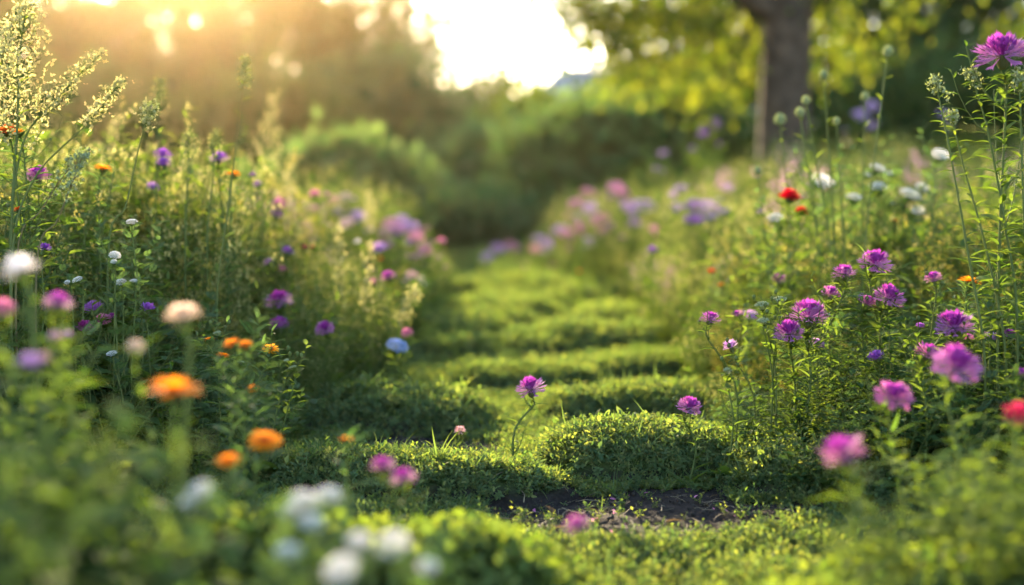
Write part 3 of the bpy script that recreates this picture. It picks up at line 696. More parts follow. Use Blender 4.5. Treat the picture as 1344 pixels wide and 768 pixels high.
kn('closed violet knapweed bud on a short stalk against the dark gap', gR, (1207, 430, 13, 2.6, 'violet'), nl=6)
kn('knapweed with two small lilac heads side by side near the right edge', gR, (1300, 447, 22, 2.6, 'lilac'), (1324, 441, 20, 2.6, 'purple'), nl=18)
kn('large blurred purple knapweed with a broad head in the right foreground', gR, (1254, 484, 62, 1.82, 'purple'), dx=-.0, nl=10)
kn('blurred magenta knapweed with a tilted oval head in the right foreground', gR, (1173, 523, 46, 1.92, 'magenta'), dx=.03, nl=10)
kn('biggest blurred pink purple knapweed, nearest in the right foreground', gR, (1108, 598, 64, 1.5, 'magenta'), dx=.05, nl=8)
kn('pink knapweed half cut by the right edge', gR, (1340, 495, 26, 2.15, 'magenta'), nl=10)
kn('blurred crimson flower cut by the right edge', None, (1338, 548, 46, 1.6, 'crimson'), nl=8)
kn('huge round purple knapweed at the top right corner', gR, (1316, 74, 62, 2.42, 'purple'), dx=.01, nl=24, ls=1.1)
kn('soft magenta knapweed halfway up the sunlit right bank', gR, (1022, 368, 21, 3.4, 'magenta'))
kn('soft violet knapweed at the left end of the sunlit right bank', gR, (856, 328, 17, 4.6, 'violet'))
kn('small violet flower above the red poppies', gR, (1064, 244, 15, 3.8, 'violet'))
kn('pale mauve flower left of the red poppies', gR, (998, 280, 16, 4.2, 'lilac'))
kn('blurred magenta flower low in front of the path cushions', None, (759, 694, 40, 1.5, 'magenta'), nl=5, ls=.6, basal=0)
kn('blurred pink flower with a twin, left of two low in the foreground', None, (503, 615, 38, 1.6, 'magenta'), nl=5, ls=.6, basal=0)
kn('blurred pink flower with a twin, right of two low in the foreground', None, (530, 629, 38, 1.58, 'magenta'), nl=5, ls=.6, basal=0)
for x, y in ((1152, 360), (1180, 372)): pass
hero('budding_knapweed', 'grey budded stem with three tight clusters beside the showy purple pair', 'flower', None, [(1000, 400, 21, 2.55, 'cluster', 'g'), (1024, 393, 20, 2.55, 'cluster', 'g'), (1002, 421, 18, 2.52, 'cluster', 'g')], dx=.015, nl=7)
hero('budding_knapweed', 'single grey bud cluster right of the showy purple pair', 'flower', None, [(1083, 413, 17, 2.6, 'cluster', 'g')], nl=7)
hero('budding_knapweed', 'pale grey buds low on the slender left stem of the right clump', 'flower', None, [(955, 486, 14, 2.5, 'cluster', 'g')], nl=5)
# left bank
kn('purple knapweed with two heads one above the other on the sunlit left bank', gL, (213, 205, 24, 3.3, 'violet'), (215, 218, 24, 3.25, 'violet'))
kn('flat mauve knapweed left of the second orange marigold', gL, (287, 210, 26, 3.3, 'violet'))
kn('small mauve knapweed right of the second orange marigold', gL, (331, 232, 16, 3.9, 'violet'), (338, 243, 16, 3.9, 'lilac'))
kn('faded mauve knapweed under the stacked violet pair', gL, (200, 248, 20, 3.4, 'lilac'))
kn('magenta knapweed behind the tall plume at the left edge', gL, (50, 233, 30, 2.75, 'magenta'))
kn('little violet knapweed above the white blurred pompon', gL, (59, 326, 15, 2.5, 'violet'))
kn('violet knapweed with a low domed head among feathery leaves', gL, (124, 408, 26, 2.55, 'violet'), nl=8)
kn('deep wine coloured knapweed below the domed violet one', gL, (111, 430, 21, 2.5, 'deep'), nl=8)
kn('dusky pink knapweed beside the deep wine one', gL, (136, 421, 19, 2.6, 'pink'), (147, 416, 11, 2.6, 'magenta'), nl=8)
kn('small lilac knapweed at the top of the feathery mound', gL, (194, 407, 19, 2.6, 'violet'), nl=8)
kn('knapweed with a ragged double purple head in the middle of the left bank', gL, (366, 397, 35, 3.25, 'purple'), nl=14)
kn('purple knapweed directly under the ragged double head', gL, (367, 429, 29, 3.2, 'purple'), nl=12)
kn('purple knapweed alone over bare stalks, nearest the path on the left', gL, (427, 433, 27, 3.25, 'purple'), nl=8)
kn('soft violet knapweed at the heart of the sunny left bank', gL, (377, 331, 20, 3.7, 'violet'))
kn('soft mauve knapweed left of the rosy one in the sunny left bank', gL, (353, 346, 18, 3.7, 'lilac'))
kn('soft rosy knapweed below the violet one in the sunny left bank', gL, (370, 355, 17, 3.7, 'pink'))
kn('pair of small dark red heads touching in the left bank', None, (400, 325, 12, 3.8, 'crimson'), (411, 325, 11, 3.8, 'crimson'))
kn('mauve knapweed with two flat heads on the slope of the left bank', gL, (366, 270, 24, 4.2, 'pink'), (363, 282, 19, 4.1, 'purple'))
kn('bright pink knapweed at the crest of the left slope', gL, (414, 257, 22, 4.5, 'pink'), (429, 256, 14, 4.7, 'magenta'))
kn('vivid magenta knapweed on the path side of the left bank', gL, (510, 366, 25, 3.9, 'magenta'))
kn('small pink knapweed left of the vivid magenta one', gL, (490, 371, 14, 4.0, 'pink'))
kn('small pink knapweed peeping over the blue scabious', gL, (534, 438, 18, 3.7, 'pink'))
kn('blurred pink knapweed at the outer end of the left slope', gL, (579, 318, 19, 5.4, 'pink'))
kn('soft lilac knapweed on the far left slope under the pink drift', gL, (498, 329, 26, 5.0, 'lilac'), (500, 341, 14, 4.9, 'rust'))
kn('small white flower on the far left slope', None, (469, 319, 15, 4.6, 'white'))
hero('scabious', 'pale blue scabious with a dark centre at the edge of the path', 'flower', None, [(522, 452, 35, 3.5, 'yarrow', 'blue')], kind='scab', dx=.0, nl=20)
kn('blurred deep pink knapweed in the left foreground beside the white pompon', gL, (76, 400, 42, 1.62, 'magenta'))
kn('blurred pink knapweed cut by the left edge', gL, (4, 407, 36, 1.6, 'pink'))
kn('pair of blurred pale pink heads below the deep pink one', gL, (72, 443, 26, 1.55, 'palepink'), (90, 441, 20, 1.6, 'lilac'))
kn('very blurred mauve flower low in the left foreground', gL, (38, 482, 46, 1.28, 'lilac'), (58, 474, 34, 1.3, 'palepink'))
kn('blurred white pompon flower on a thick stalk at the left edge', None, (27, 356, 54, 1.45, 'white'), dx=.05, thick=2.2, nl=3)
kn('blurred cream pompon flower on a thick upright stalk in the left foreground', None, (241, 420, 52, 1.5, 'cream'), dx=-.01, thick=2.2, nl=3)
kn('small blurred cream bud right of the white pompon stalk', None, (178, 456, 28, 1.5, 'cream'), nl=4)
# marigolds
mg('orange marigold half hidden by the plume at the left edge', (8, 172, 30, 2.55, 'rust'), (24, 174, 18, 2.55, 'orange'), dx=.02)
mg('orange marigold on a straight stalk, leftmost of two above the sunlit bank', (135, 222, 25, 2.9, 'orange'))
mg('orange marigold on a long dark stem, rightmost of two above the sunlit bank', (306, 229, 24, 3.2, 'orange'), dx=-.04)
mg('small rusty marigold low at the left edge', (24, 275, 16, 2.55, 'rust'))
mg('marigold clump with three golden heads over grey green leaves', (275, 446, 15, 2.5, 'orange'), (293, 467, 19, 2.42, 'orange'), (355, 459, 22, 2.5, 'gold'), nl=18)
mg('blurred double headed orange marigold in front of the golden clump', (304, 452, 28, 1.95, 'orange'), (322, 454, 26, 1.95, 'orange'))
mg('largest blurred orange marigold, nearest the lens', (228, 513, 78, 1.4, 'orange'), nl=6)
mg('small blurred orange marigold under the golden clump', (332, 511, 20, 2.05, 'orange'))
mg('blurred orange marigold, higher of two low ones in the left foreground', (347, 580, 48, 1.62, 'orange'), nl=6)
mg('blurred orange marigold, lower of two low ones in the left foreground', (299, 606, 42, 1.55, 'orange'), nl=6)
mg('small blurred orange marigold at the foot of the path', (455, 577, 24, 1.75, 'orange'), nl=6)
mg('sharp orange marigold with upturned petals at the right', (1273, 370, 29, 2.58, 'orange'), nl=16)
mg('soft rusty marigold below the white yarrow on the right bank', (1175, 290, 16, 3.8, 'rust'))
mg('soft orange marigold, upper of two at the path side of the right bank', (934, 356, 15, 4.0, 'rust'))
mg('soft orange marigold, lower of two at the path side of the right bank', (946, 374, 14, 3.9, 'orange'))
# poppies
hero('poppy', 'large red double poppy on the right bank', 'flower', 'red double poppies', [(1036, 260, 36, 3.5, 'dahlia', 'red')])
hero('poppy', 'small red poppy beside the large one', 'flower', 'red double poppies', [(1052, 278, 21, 3.5, 'dahlia', 'red')])
hero('poppy', 'distant blurred red poppy beyond the end of the right bank', 'flower', 'red double poppies', [(760, 357, 14, 7.5, 'dahlia', 'red')])
# yarrow
ya('white yarrow with a tilted flat head right of the red poppy', (1080, 235, 27, 3.6, 'white'), (1092, 240, 12, 3.7, 'white'))
ya('low creamy yarrow left of the small red poppy', (1017, 284, 20, 3.5, 'white'))
ya('white yarrow with two flat heads one above the other', (1153, 219, 21, 3.8, 'white'), (1153, 243, 22, 3.75, 'white'), (1140, 229, 12, 3.8, 'white'), (1168, 227, 10, 3.9, 'white'))
ya('white yarrow head left of the stacked pair', (1121, 257, 20, 3.7, 'white'))
ya('widest white yarrow at the right of the bank with a second head behind', (1196, 253, 27, 3.75, 'white'), (1211, 245, 19, 3.8, 'white'))
ya('small white yarrow under the widest one', (1205, 275, 18, 3.75, 'white'), (1172, 267, 9, 3.8, 'white'))
ya('white yarrow alone beside the tall right stems', (1235, 201, 22, 3.6, 'white'))
for i, (lab, hs) in enumerate((('grey white yarrow in the shade under the left bank stems', [(173, 290, 17, 2.6)]), ('dull white yarrow beside a pale leaf in the left shade', [(151, 334, 17, 2.55), (149, 343, 10, 2.5)]),
        ('dull white yarrow low in the left shade right of the pompon', [(101, 366, 15, 2.5), (88, 370, 9, 2.5)]), ('grey budded yarrow at the top of the feathery mound', [(158, 369, 16, 2.55), (175, 368, 12, 2.5)]),
        ('grey white yarrow nestled low beside blurred stalks', [(146, 463, 16, 2.45)]))):
    ya(lab, *[(x, y, w, D, 'white') for x, y, w, D in hs], nl=8, ls=.7)
for lab, hs in (('blurred white yarrow clump in the middle of the bottom foreground', [(398, 655, 56, 1.28), (430, 648, 52, 1.32), (408, 684, 52, 1.25), (380, 670, 40, 1.25)]), ('blurred white yarrow at the bottom left of the white group', [(378, 722, 52, 1.18)]),
        ('largest blurred white yarrow at the bottom edge', [(447, 745, 66, 1.12)]), ('blurred white yarrow pair right of the white group', [(470, 708, 50, 1.2), (515, 712, 62, 1.2)]),
        ('small blurred white yarrow at the right end of the white group', [(561, 742, 46, 1.2)]), ('faint blurred cream yarrow in the lower left', [(262, 642, 50, 1.22), (246, 660, 36, 1.2)])):
    ya(lab, *[(x, y, w, D, 'white') for x, y, w, D in hs], nl=5, basal=4)
hero('budding_yarrow', 'pale drooping buds on the right of the golden marigold clump', 'flower', None, [(384, 482, 12, 2.45, 'cluster', 'g'), (376, 473, 10, 2.45, 'cluster', 'g')], nl=8, dx=-.04)
hero('budding_yarrow', 'grey bud cluster on top of the golden marigold clump', 'flower', None, [(285, 437, 12, 2.5, 'cluster', 'g'), (316, 475, 12, 2.45, 'cluster', 'g')], nl=9)

# tall plumes and budding stems
mugwort('tallest cream mugwort plume at the left edge of the photo', [(14, 340), (22, 180), (26, 70), (34, 12)], 2.5, .45, .075, 34, 20, .06, .0034)
mugwort('cream mugwort plume leaning in from the left frame edge', [(-30, 330), (-12, 200), (0, 110), (8, 40)], 2.55, .5, .06, 24, 18, .05)
mugwort('cream mugwort plume arching right, higher of two', [(14, 330), (30, 190), (70, 135), (130, 72)], 2.5, .62, .04, 20, 14, .045, .0026)
mugwort('cream mugwort plume arching right, lower of two', [(16, 345), (45, 235), (112, 165), (158, 108)], 2.45, .72, .032, 17, 12, .045, .0026)
mugwort('dark budded mugwort stem leaning right under the cream plumes', [(22, 340), (55, 275), (88, 225), (112, 202)], 2.45, .55, .025, 14, 8, .035, .002, True)
mugwort('second dark budded mugwort stem leaning right beside the first', [(48, 350), (75, 290), (95, 240), (108, 205)], 2.4, .6, .022, 12, 8, .035, .002, True)
mugwort('slim budded mugwort stem rising to the right of the orange marigold', [(142, 330), (165, 270), (183, 190), (198, 140)], 2.62, .84, .022, 12, 14, .035, .0024, bm=M_GREYBUD)
mugwort('tall slim mugwort spire standing alone over the left bank', [(284, 400), (300, 270), (314, 160), (323, 78)], 3.0, .87, .02, 10, 18, .05, .003, bm=M_PALEBUD)
mugwort('soft mugwort stem with pale pink tip behind the slim one', [(205, 300), (206, 200), (211, 106)], 3.3, .85, .025, 9, 12, .045, bm=M_PALEBUD)
mugwort('soft short mugwort spire left of the mauve knapweed', [(243, 320), (246, 240), (247, 178)], 3.1, .8, .022, 8, 12, .04, bm=M_PALEBUD)
mugwort('soft short mugwort spire above the flat mauve knapweed', [(272, 320), (279, 240), (283, 176)], 3.1, .8, .024, 8, 12, .04, bm=M_PALEBUD)
mugwort('large blurred cream mugwort plume behind the left bank', [(352, 330), (352, 220), (356, 130)], 5.0, .5, .08, 22, 14, .06, .004)
mugwort('blurred cream mugwort plume lower right of the large one', [(372, 330), (376, 260), (384, 205)], 5.2, .5, .07, 16, 14, .06, .004)
mugwort('blurred pinkish mugwort plume far behind the marigold', [(152, 330), (150, 240), (150, 160)], 4.2, .6, .05, 12, 14, .06, .003)
mugwort('yellow lit mugwort spike on the left slope beside the vivid magenta knapweed', [(448, 480), (446, 390), (445, 300)], 3.9, .6, .025, 14, 20, .04)
mugwort('yellow lit mugwort spike on the left slope, nearer the path', [(472, 470), (480, 400), (486, 320)], 3.8, .6, .025, 13, 20, .04)
mugwort('blurred cream mugwort spike sticking out over the pink drift', [(482, 340), (484, 300), (485, 255)], 5.4, .6, .04, 14, 10, .05)
mugwort('small cream mugwort spike over the blue scabious', [(520, 440), (535, 405), (545, 382)], 3.7, .4, .03, 16, 10, .03)
mugwort('left of the tall shaggy stems at the right edge, tipped with pale buds', [(1292, 470), (1270, 330), (1245, 190), (1228, 108)], 2.42, .93, .022, 7, 40, .06, .0032, group='tall shaggy stems at the right edge', bm=M_GREYBUD)
mugwort('second tall shaggy stem from the left at the right edge', [(1320, 470), (1295, 330), (1265, 220), (1248, 150)], 2.45, .94, .02, 6, 40, .06, .003, group='tall shaggy stems at the right edge', bm=M_GREYBUD)
mugwort('tall shaggy stem leaning left under the huge purple head', [(1335, 420), (1318, 290), (1296, 170), (1274, 96)], 2.45, .93, .02, 7, 44, .065, .0032, group='tall shaggy stems at the right edge', bm=M_GREYBUD)
mugwort('tall shaggy stem cut by the right edge', [(1350, 420), (1344, 290), (1340, 170), (1338, 100)], 2.4, .9, .02, 8, 44, .065, .0032, group='tall shaggy stems at the right edge', bm=M_GREYBUD)
mugwort('leafy shaggy stem without flowers right of the marigold', [(1300, 450), (1312, 330), (1322, 230)], 2.5, .93, .015, 4, 50, .065, .003, group='tall shaggy stems at the right edge', bm=M_GREYBUD)
budstem('tallest knob budded stem over the right bank', 1165, 70, 3.3, 17, -.06)
budstem('knob budded stem left of the tallest one', 1081, 100, 3.4, 14, .05)
budstem('knob budded stem leaning left under the trunk', 1058, 134, 3.4, 14, .10)
budstem('short knob budded stem at the foot of the tree trunk', 1050, 150, 3.5, 15, .08)
budstem('soft knob budded stem left of the trunk foot', 1024, 160, 3.7, 18, .06)
budstem('knob budded stem between the two tallest', 1098, 161, 3.4, 12, .04)
budstem('slim pale topped stem beside the tallest knob budded stem', 1135, 129, 3.6, 14, .0)
budstem('faint knob budded stem low over the sunlit right bank', 994, 226, 3.6, 13, .06)

# drifts of phlox blurred in the distance
def phlox(label, group, heads, dx=0):
    heads = [(x, y, w * 1.3, D, c) for x, y, w, D, c in heads] + [(x + RG.uniform(-22, 22), y + RG.uniform(2, 24), w * RG.uniform(.6, 1.0), D + RG.uniform(-.3, .3), c) for x, y, w, D, c in heads for _ in range(2)]
    hero('phlox', label, 'flower', group, [(x, y, w, D, 'yarrow', c) for x, y, w, D, c in heads], kind='scab', nl=10, ls=1.5, basal=4, dx=dx)
gp = 'blurred phlox along the far left slope'
phlox('blurred pink phlox with three domes at the crest of the far left slope', gp, [(512, 292, 26, 6.4, 'pink'), (525, 287, 24, 6.6, 'lilac'), (520, 300, 26, 6.2, 'magenta')])
phlox('blurred mauve phlox right of the crest on the far left slope', gp, [(538, 296, 26, 6.5, 'lilac'), (546, 310, 24, 6.2, 'pink'), (556, 300, 20, 6.6, 'pink')])
phlox('blurred pale phlox on the upper left slope near the cream plume', gp, [(470, 282, 24, 6.4, 'lilac'), (455, 290, 22, 6.0, 'palepink'), (440, 275, 24, 6.6, 'lilac')])
phlox('blurred rosy phlox at the outer end of the far left slope', gp, [(556, 325, 20, 5.8, 'magenta'), (562, 330, 18, 5.8, 'pink')])
phlox('blurred peach phlox low on the far left slope', gp, [(540, 360, 18, 5.0, 'palepink'), (552, 366, 14, 5.0, 'cream')])
phlox('blurred pale pink phlox behind the bright pink knapweed', gp, [(452, 258, 22, 6.8, 'lilac'), (435, 262, 22, 6.5, 'pink')])
gp = 'blurred phlox along the far right slope'
phlox('blurred lilac phlox with a broad dome on the right meadow slope', gp, [(912, 268, 30, 5.8, 'violet'), (932, 272, 32, 5.8, 'lilac'), (910, 285, 26, 5.7, 'violet')])
phlox('blurred mauve phlox pair left of the broad dome', gp, [(892, 246, 22, 6.2, 'lilac'), (888, 270, 20, 6.0, 'lilac')])
phlox('blurred lavender phlox at the top of the far right slope', gp, [(842, 268, 38, 8.4, 'lilac'), (826, 270, 26, 8.6, 'lilac')])
phlox('blurred dusky pink phlox standing highest over the far right slope', gp, [(808, 245, 26, 9.2, 'magenta'), (818, 252, 22, 9.0, 'pink')])
phlox('blurred pink phlox left of the highest one', gp, [(770, 250, 22, 9.6, 'pink'), (754, 266, 24, 9.4, 'pink'), (774, 272, 24, 9.0, 'lilac')])
phlox('blurred rose phlox in the middle of the far right slope', gp, [(788, 285, 26, 8.6, 'pink'), (760, 296, 22, 8.8, 'pink'), (800, 296, 20, 8.4, 'pink')])
phlox('blurred mauve phlox on the lower far right slope', gp, [(735, 300, 26, 9.6, 'lilac'), (742, 305, 22, 9.4, 'pink'), (772, 314, 18, 8.2, 'lilac')])
phlox('blurred pale phlox at the foot of the far right slope', gp, [(708, 312, 24, 10.4, 'lilac'), (703, 326, 20, 10.0, 'pink')])
phlox('faint lilac phlox patch beside the far end of the path', gp, [(655, 325, 26, 13.5, 'lilac'), (672, 322, 26, 13.8, 'pink'), (640, 335, 20, 13, 'lilac')])
phlox('faint violet phlox pair left of the tree trunk', gp, [(923, 174, 20, 9.5, 'violet'), (940, 158, 18, 9.8, 'violet')])
phlox('faint mauve phlox at the foot of the tree trunk', gp, [(1130, 150, 26, 9.5, 'lilac'), (1145, 138, 24, 9.6, 'lilac'), (1240, 150, 24, 9.8, 'lilac')])
for lab, x, y, D, c in (('pale mauve phlox spot in the meadow beyond the poppies', 955, 245, 6.5, 'lilac'), ('dim mauve phlox high in the right meadow', 870, 200, 9.5, 'lilac'), ('dim pink phlox at the right of the far slope', 858, 300, 6.6, 'pink')):
    phlox(lab, gp, [(x, y, 18, D, c)])

# ------------------------------------------------------------------ filling the banks round those flowers
bankfill(-1, 2.35, 3.1, 80, ['feathery', 'feathery', 'leafyd', 'airy', 'airyg', 'broad', 'leafy'], 'in the sharp near left bank', .95)
bankfill(-1, 3.1, 4.6, 175, ['airy', 'airyg', 'bushy', 'bushy', 'bushy', 'leafy', 'leafyd', 'airyg'], 'in the middle of the left bank', 1.5)
bankfill(-1, 4.6, 8.5, 140, ['airyp', 'airyg', 'bushy', 'bushy', 'leafyd', 'airy'], 'blurred far along the left bank', 2.4)
bankfill(1, 2.30, 3.1, 95, ['leafy', 'leafyd', 'broad', 'feathery', 'leafyd', 'broad'], 'in the sharp near right bank', .80, hs=.72)
bankfill(1, 3.1, 4.8, 150, ['airyg', 'airyg', 'bushy', 'bushy', 'leafy', 'leafyd'], 'in the middle of the right bank', 1.5)
bankfill(1, 4.8, 12.5, 190, ['airyp', 'airy', 'bushy', 'bushy', 'leafyd', 'airy'], 'blurred far along the right bank', 3.0, hs=1.22)
# far meadow behind the banks, blurred and larger clumps
bankfill(1, 11.5, 17, 85, ['airy', 'leafyd', 'leafyd'], 'in the rising meadow behind the right bank', 6.5, hs=1.35)
bankfill(-1, 8.5, 15, 60, ['leafyd', 'leafy', 'airy'], 'in the meadow behind the left bank', 5.0, hs=1.0)
# blurred foreground plants in the two lower corners
def foreground(n, x0, x1, y0, y1, top, kinds, where):
    for _ in range(n):
        y = RG.uniform(y0, y1); x = RG.uniform(x0, x1); h = top(x, y) * RG.uniform(.75, 1.05); kd = RG.choice(kinds); px = 672 + FPX * x; g = g1(x * y, y)
        for hx, hy, w_, hD in HEADS:
            if y - .35 < hD < 2.0 and abs(hx - px) < .10 * FPX / y: h = min(h, P(hx, hy, y)[2] - g - .01)
        if h < .05: continue
        filler(kd, x * y, y, max(.08, h), NAMEK[kd] + ' ' + where, NAMEK[kd] + ' ' + where)
foreground(30, -.40, -.17, 1.0, 1.75, lambda u, y: float(np.interp(u, [-.40, -.34, -.24, -.17], [.37, .33, .22, .13])), ['broad', 'leafyd', 'broadf', 'leafy'], 'blurred in the lower left corner')
foreground(20, .22, .40, 1.35, 2.0, lambda u, y: float(np.interp(u, [.22, .28, .34, .40], [.10, .16, .24, .28])), ['leafy', 'leafyd', 'broadf', 'leafy'], 'blurred in the lower right corner')

# ------------------------------------------------------------------ trees, bushes and a house behind
LEAF2 = leaf_tpl(.62, 2, .2, .3)
def crown(n_cl, per, R, lump, size, sparse=1.0, seed=0, shell=.45, flat=1.0):
    """leaf clumps spread through an uneven ellipsoid (unit centre at the origin)"""
    m = MB(); cs = []
    for i in range(n_cl):
        d = nrm(NR.normal(0, 1, 3)); r = (shell + (1 - shell) * RG.random() ** .5) * (1 + .22 * math.sin(3.1 * d[0] + seed) + .18 * math.sin(4.3 * d[2] + 2 * seed))
        cs.append(d * r * np.array(R))
    for c in cs:
        k = int(per * RG.uniform(.5, 1.4)); s = lump * RG.uniform(.6, 1.3)
        p = c + NR.normal(0, 1, (k, 3)) * s * np.array([1, 1, .62]) * .5
        d = NR.normal(0, 1, (k, 3)) + [0, 0, -.35]
        m.batch(LEAF2, frames(p, d, NR.normal(0, .6, (k, 3)) + [0, 0, 1], size * NR.uniform(.6, 1.3, k)))
    return m, cs
def tree(label, x, y, h, w, base=.25, leaf=.17, n=70, per=130, lm=None, name='tree', group='trees behind the garden', lump=1.0, seed=0, trunk_r=None, zbase=None):
    z = g1(x, y) if zbase is None else zbase; root = empty(name, (x, y, z), label, 'tree' if 'tree' in name else 'bush', group)
    R = (w / 2, w / 2, h * (1 - base) / 2); cz = h * base + R[2]
    m, cs = crown(n, per, R, lump, leaf, seed=seed)
    tr = MB(); r = trunk_r or h * .022
    tp = smooth_path([(0, 0, -.2), (RG.uniform(-.1, .1) * h * .2, 0, h * .35), (0, 0, h * .8)], 10); tr.tube(tp, r * np.linspace(1.15, .3, 10), None, 9)
    for c in cs[::max(1, len(cs) // 14)]:
        q = tp[RG.randint(3, 7)]; tr.tube(bez(q, q + (np.array(c) + [0, 0, cz] - q) * .4 + [0, 0, .1 * h * .3], np.array(c) + [0, 0, cz], 6), r * .35, r * .08, 5)
    cr = link('crown', m.mesh('crown', lm or M_FAR), root); cr.location = (0, 0, cz)
    link('trunk', tr.mesh('trunk', M_BARK), root); return root
def tree_px(label, px, top, D, wpx, **k):                   # crown centre column, top row and width seen from the path
    p = P(px, top, D); z = k.pop('zb', None); z = g1(p[0], D) if z is None else z
    return tree(label, p[0], D, p[2] - z, wpx * D / FPX, zbase=z, **k)
tree_px('dark broad tree at the far left edge of the garden', -10, -80, 41, 320, n=130, per=150, lump=1.8, leaf=.28, seed=1)
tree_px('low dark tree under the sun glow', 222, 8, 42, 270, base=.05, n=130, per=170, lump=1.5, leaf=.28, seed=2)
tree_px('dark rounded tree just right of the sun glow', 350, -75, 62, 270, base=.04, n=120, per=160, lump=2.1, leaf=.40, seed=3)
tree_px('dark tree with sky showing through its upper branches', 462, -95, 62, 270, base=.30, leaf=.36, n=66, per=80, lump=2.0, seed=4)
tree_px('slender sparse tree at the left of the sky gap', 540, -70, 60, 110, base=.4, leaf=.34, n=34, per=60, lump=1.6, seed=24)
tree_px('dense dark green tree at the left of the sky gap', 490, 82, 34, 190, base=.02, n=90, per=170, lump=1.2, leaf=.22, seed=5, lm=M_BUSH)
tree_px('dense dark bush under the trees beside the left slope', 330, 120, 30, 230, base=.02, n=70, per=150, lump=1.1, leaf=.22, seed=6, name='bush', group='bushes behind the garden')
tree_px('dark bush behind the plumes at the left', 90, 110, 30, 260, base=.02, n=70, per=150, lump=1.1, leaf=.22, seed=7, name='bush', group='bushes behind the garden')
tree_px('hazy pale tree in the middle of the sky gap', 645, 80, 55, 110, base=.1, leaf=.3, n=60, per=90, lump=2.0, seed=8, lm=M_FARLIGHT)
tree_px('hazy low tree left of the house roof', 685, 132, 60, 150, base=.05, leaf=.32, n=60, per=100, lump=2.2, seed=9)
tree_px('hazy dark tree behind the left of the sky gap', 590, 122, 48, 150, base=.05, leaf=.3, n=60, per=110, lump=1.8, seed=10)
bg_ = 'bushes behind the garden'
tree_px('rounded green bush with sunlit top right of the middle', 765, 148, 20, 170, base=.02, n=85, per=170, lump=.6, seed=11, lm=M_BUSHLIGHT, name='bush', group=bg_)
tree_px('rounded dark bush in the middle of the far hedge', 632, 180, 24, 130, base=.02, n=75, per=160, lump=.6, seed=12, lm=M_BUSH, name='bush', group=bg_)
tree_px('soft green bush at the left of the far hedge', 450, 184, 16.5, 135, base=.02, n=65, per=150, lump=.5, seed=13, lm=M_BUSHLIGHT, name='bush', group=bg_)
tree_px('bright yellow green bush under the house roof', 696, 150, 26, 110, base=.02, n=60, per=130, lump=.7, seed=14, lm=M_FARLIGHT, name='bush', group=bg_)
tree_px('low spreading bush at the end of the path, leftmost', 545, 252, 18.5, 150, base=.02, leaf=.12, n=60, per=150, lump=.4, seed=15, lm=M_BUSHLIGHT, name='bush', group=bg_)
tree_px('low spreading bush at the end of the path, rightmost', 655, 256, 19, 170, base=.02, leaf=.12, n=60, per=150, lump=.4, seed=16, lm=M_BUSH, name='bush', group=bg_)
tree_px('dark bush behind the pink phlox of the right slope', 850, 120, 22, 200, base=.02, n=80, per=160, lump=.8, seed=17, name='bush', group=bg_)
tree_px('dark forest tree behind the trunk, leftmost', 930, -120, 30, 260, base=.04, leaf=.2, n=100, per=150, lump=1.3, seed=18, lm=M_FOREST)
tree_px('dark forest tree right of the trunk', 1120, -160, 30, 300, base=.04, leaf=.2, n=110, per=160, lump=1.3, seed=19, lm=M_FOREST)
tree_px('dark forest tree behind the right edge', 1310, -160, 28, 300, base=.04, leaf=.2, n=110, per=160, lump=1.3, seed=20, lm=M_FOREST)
tree_px('dark shrub at the foot of the right forest trees', 1230, 95, 23, 300, base=.02, n=80, per=160, lump=.8, seed=21, lm=M_FOREST, name='bush', group=bg_)
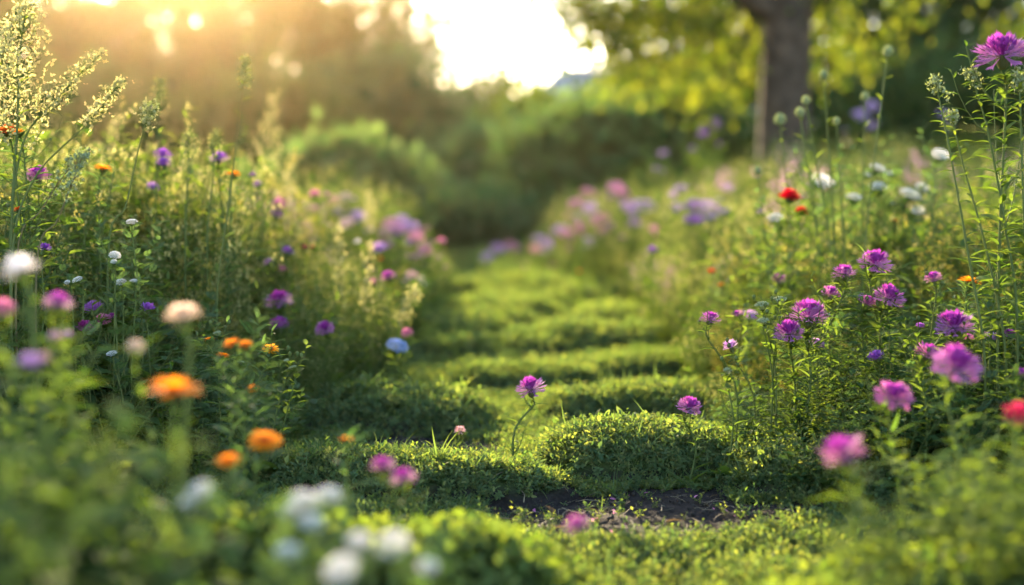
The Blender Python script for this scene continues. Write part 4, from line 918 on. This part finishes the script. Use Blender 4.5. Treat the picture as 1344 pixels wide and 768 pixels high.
def big_tree():
    D = 15.0; p = P(1028, 200, D); x = p[0]; z = g1(x, D); w = 66 * D / FPX
    root = empty('shade_tree', (x, D, z), 'thick trunked shade tree with overhanging sunlit branches at the right', 'tree')
    tr = MB(); tp = smooth_path([(0, 0, -.3), (.0, 0, 1.2), (.04, 0, 2.6), (-.05, .1, 4.6)], 18)
    rr = w / 2 * np.interp(np.linspace(0, 1, 18), [0, .12, .3, .6, 1], [1.45, 1.1, 1.0, .95, .6]); tr.tube(tp, rr, None, 16)
    limbs = [((0, 0, 2.0), (-1.2, -.2, 2.9), (-2.6, -.6, 2.7), .13), ((0, 0, 2.3), (.9, .2, 3.0), (2.6, .5, 3.0), .14), ((0, 0, 2.6), (-.9, .6, 3.9), (-2.2, 1.3, 4.6), .14),
             ((0, 0, 2.9), (.8, -.5, 4.3), (2.2, -1.2, 5.0), .14), ((0, .1, 3.6), (0, -1, 4.6), (-.6, -2.2, 4.2), .12), ((-.05, .1, 4.4), (.2, .3, 5.6), (.1, .2, 6.6), .16), ((0, 0, 2.4), (-.3, 1.4, 3.4), (-.5, 2.8, 3.6), .12)]
    lf = MB(); cs = []
    for a, b, c, r in limbs:
        q = bez(np.array(a, float), np.array(b, float), np.array(c, float), 10); tr.tube(q, r, .025, 7)
        for i in range(3, 10):
            for _ in range(3): cs.append(q[i] + NR.normal(0, .38, 3) + [0, 0, -.05])
            e = q[i] + NR.normal(0, .6, 3); tr.tube(bez(q[i], (q[i] + e) / 2 + [0, 0, .15], e, 4), .02, .006, 4)
    # hanging sprays that show along the top of the picture
    for px, py, d in ((738, 28, 15), (752, 6, 15), (772, 44, 15), (800, 52, 15), (818, 84, 15), (806, 70, 15.2), (832, 100, 15), (735, 8, 15), (760, 20, 15.2), (790, 30, 14.8), (810, 60, 15), (835, 45, 15.3), (850, 85, 15), (880, 70, 15), (900, 100, 14.8), (925, 60, 15.2), (945, 110, 15), (965, 85, 15.3), (980, 40, 15.2), (905, 30, 15), (860, 15, 15),
                      (1075, 20, 15), (1100, 45, 15.4), (1090, 90, 16.5), (1120, 75, 16.5), (785, 5, 14.8), (820, 18, 15.2), (940, 20, 15), (930, 125, 15)):
        cs += [P(px, py - 4, d) - np.array([x, D, z]) + NR.normal(0, .10, 3) for _ in range(2)]
        e = cs[-1]; a = np.array([e[0] * .45, e[1] * .4, e[2] + .5]); tr.tube(bez(a, (a + e) / 2 + [0, 0, .18], e, 5), .018, .005, 4)
    for c in cs:
        k = int(55 * RG.uniform(.5, 1.4)); p_ = c + NR.normal(0, .19, (k, 3)) * [1, 1, .6]
        lf.batch(LEAF2, frames(p_, NR.normal(0, 1, (k, 3)) + [0, 0, -.5], NR.normal(0, .6, (k, 3)) + [0, 0, 1], .105 * NR.uniform(.6, 1.3, k)))
    link('trunk', tr.mesh('trunk', M_BARK), root); link('crown', lf.mesh('crown', leafy('shade_tree_leaf', (.03, .068, .014), (.12, .15, .025), tr=(2.1, 1.8, .5), mixf=.5, vary=.0)), root)
big_tree()
def house():
    D = 56; r = P(742, 78, D); z0 = g1(r[0] + 4, D); ridge = r[2] - z0; eave = ridge - 2.2
    root = empty('house', (r[0] + 4.5, D + 3.5, z0), 'distant house with a blue grey slate roof rising between the trees', 'house')
    W, T = 6.4, 3.6; m = MB()
    v = [(-W, -T, -.5), (W, -T, -.5), (W, T, -.5), (-W, T, -.5), (-W, -T, eave), (W, -T, eave), (W, T, eave), (-W, T, eave)]
    m.add(v, [np.array([(0, 1, 5, 4), (1, 2, 6, 5), (2, 3, 7, 6), (3, 0, 4, 7)])]); link('wall', m.mesh('wall', M_WALL, False), root)
    m = MB(); o = .35; W2, T2 = W + o, T + o; ze = eave - .12; rl = 4.5
    v = [(-W2, -T2, ze), (W2, -T2, ze), (W2, T2, ze), (-W2, T2, ze), (-rl, 0, ridge), (rl, 0, ridge)]
    m.add(v, [np.array([(0, 1, 5, 4), (2, 3, 4, 5)]), np.array([(1, 2, 5), (3, 0, 4)]), np.array([(3, 2, 1, 0)])]); rf = link('roof', m.mesh('roof', M_SLATE, False), root)
    m = MB(); b = BOX(2.2, -.1, ridge + .2, .7, .7, 1.6); m.add(*b); link('chimney', m.mesh('chimney', plain('brick', (.3, .15, .1), .9), False), rf)
    for i, wx in enumerate((-4.2, -1.4, 1.6, 4.4)):
        m = MB(); m.add(*BOX(wx, -T - .03, 1.9, 1.2, .06, 1.4)); wd = link('window', m.mesh('window', M_FRAME, False), root)
        m = MB(); m.add(*BOX(wx - .27, -T - .07, 1.9, .46, .03, 1.2)); m.add(*BOX(wx + .27, -T - .07, 1.9, .46, .03, 1.2)); link('pane', m.mesh('pane', M_GLASS, False), wd)
def BOX(x, y, z, w, d, h):
    v = np.array([(i, j, k) for k in (-.5, .5) for j in (-.5, .5) for i in (-.5, .5)]) * [w, d, h] + [x, y, z]
    return v, [np.array([(0, 2, 3, 1), (4, 5, 7, 6), (0, 1, 5, 4), (2, 6, 7, 3), (0, 4, 6, 2), (1, 3, 7, 5)])]
house()

# ------------------------------------------------------------------ the air: warm haze that catches the low sun
m = MB(); m.add(*BOX(0, 45, 5.5, 150, 130, 17)); hz = bpy.data.materials.new('haze'); hz.use_nodes = True; t = hz.node_tree; t.nodes.clear()
pv = t.nodes.new('ShaderNodeVolumePrincipled'); pv.inputs['Color'].default_value = (1, .72, .42, 1); pv.inputs['Density'].default_value = .00023; pv.inputs['Anisotropy'].default_value = .93
mo = t.nodes.new('ShaderNodeOutputMaterial'); t.links.new(pv.outputs[0], mo.inputs['Volume'])
tag(link('haze', m.mesh('haze', hz, False)), kind='stuff')
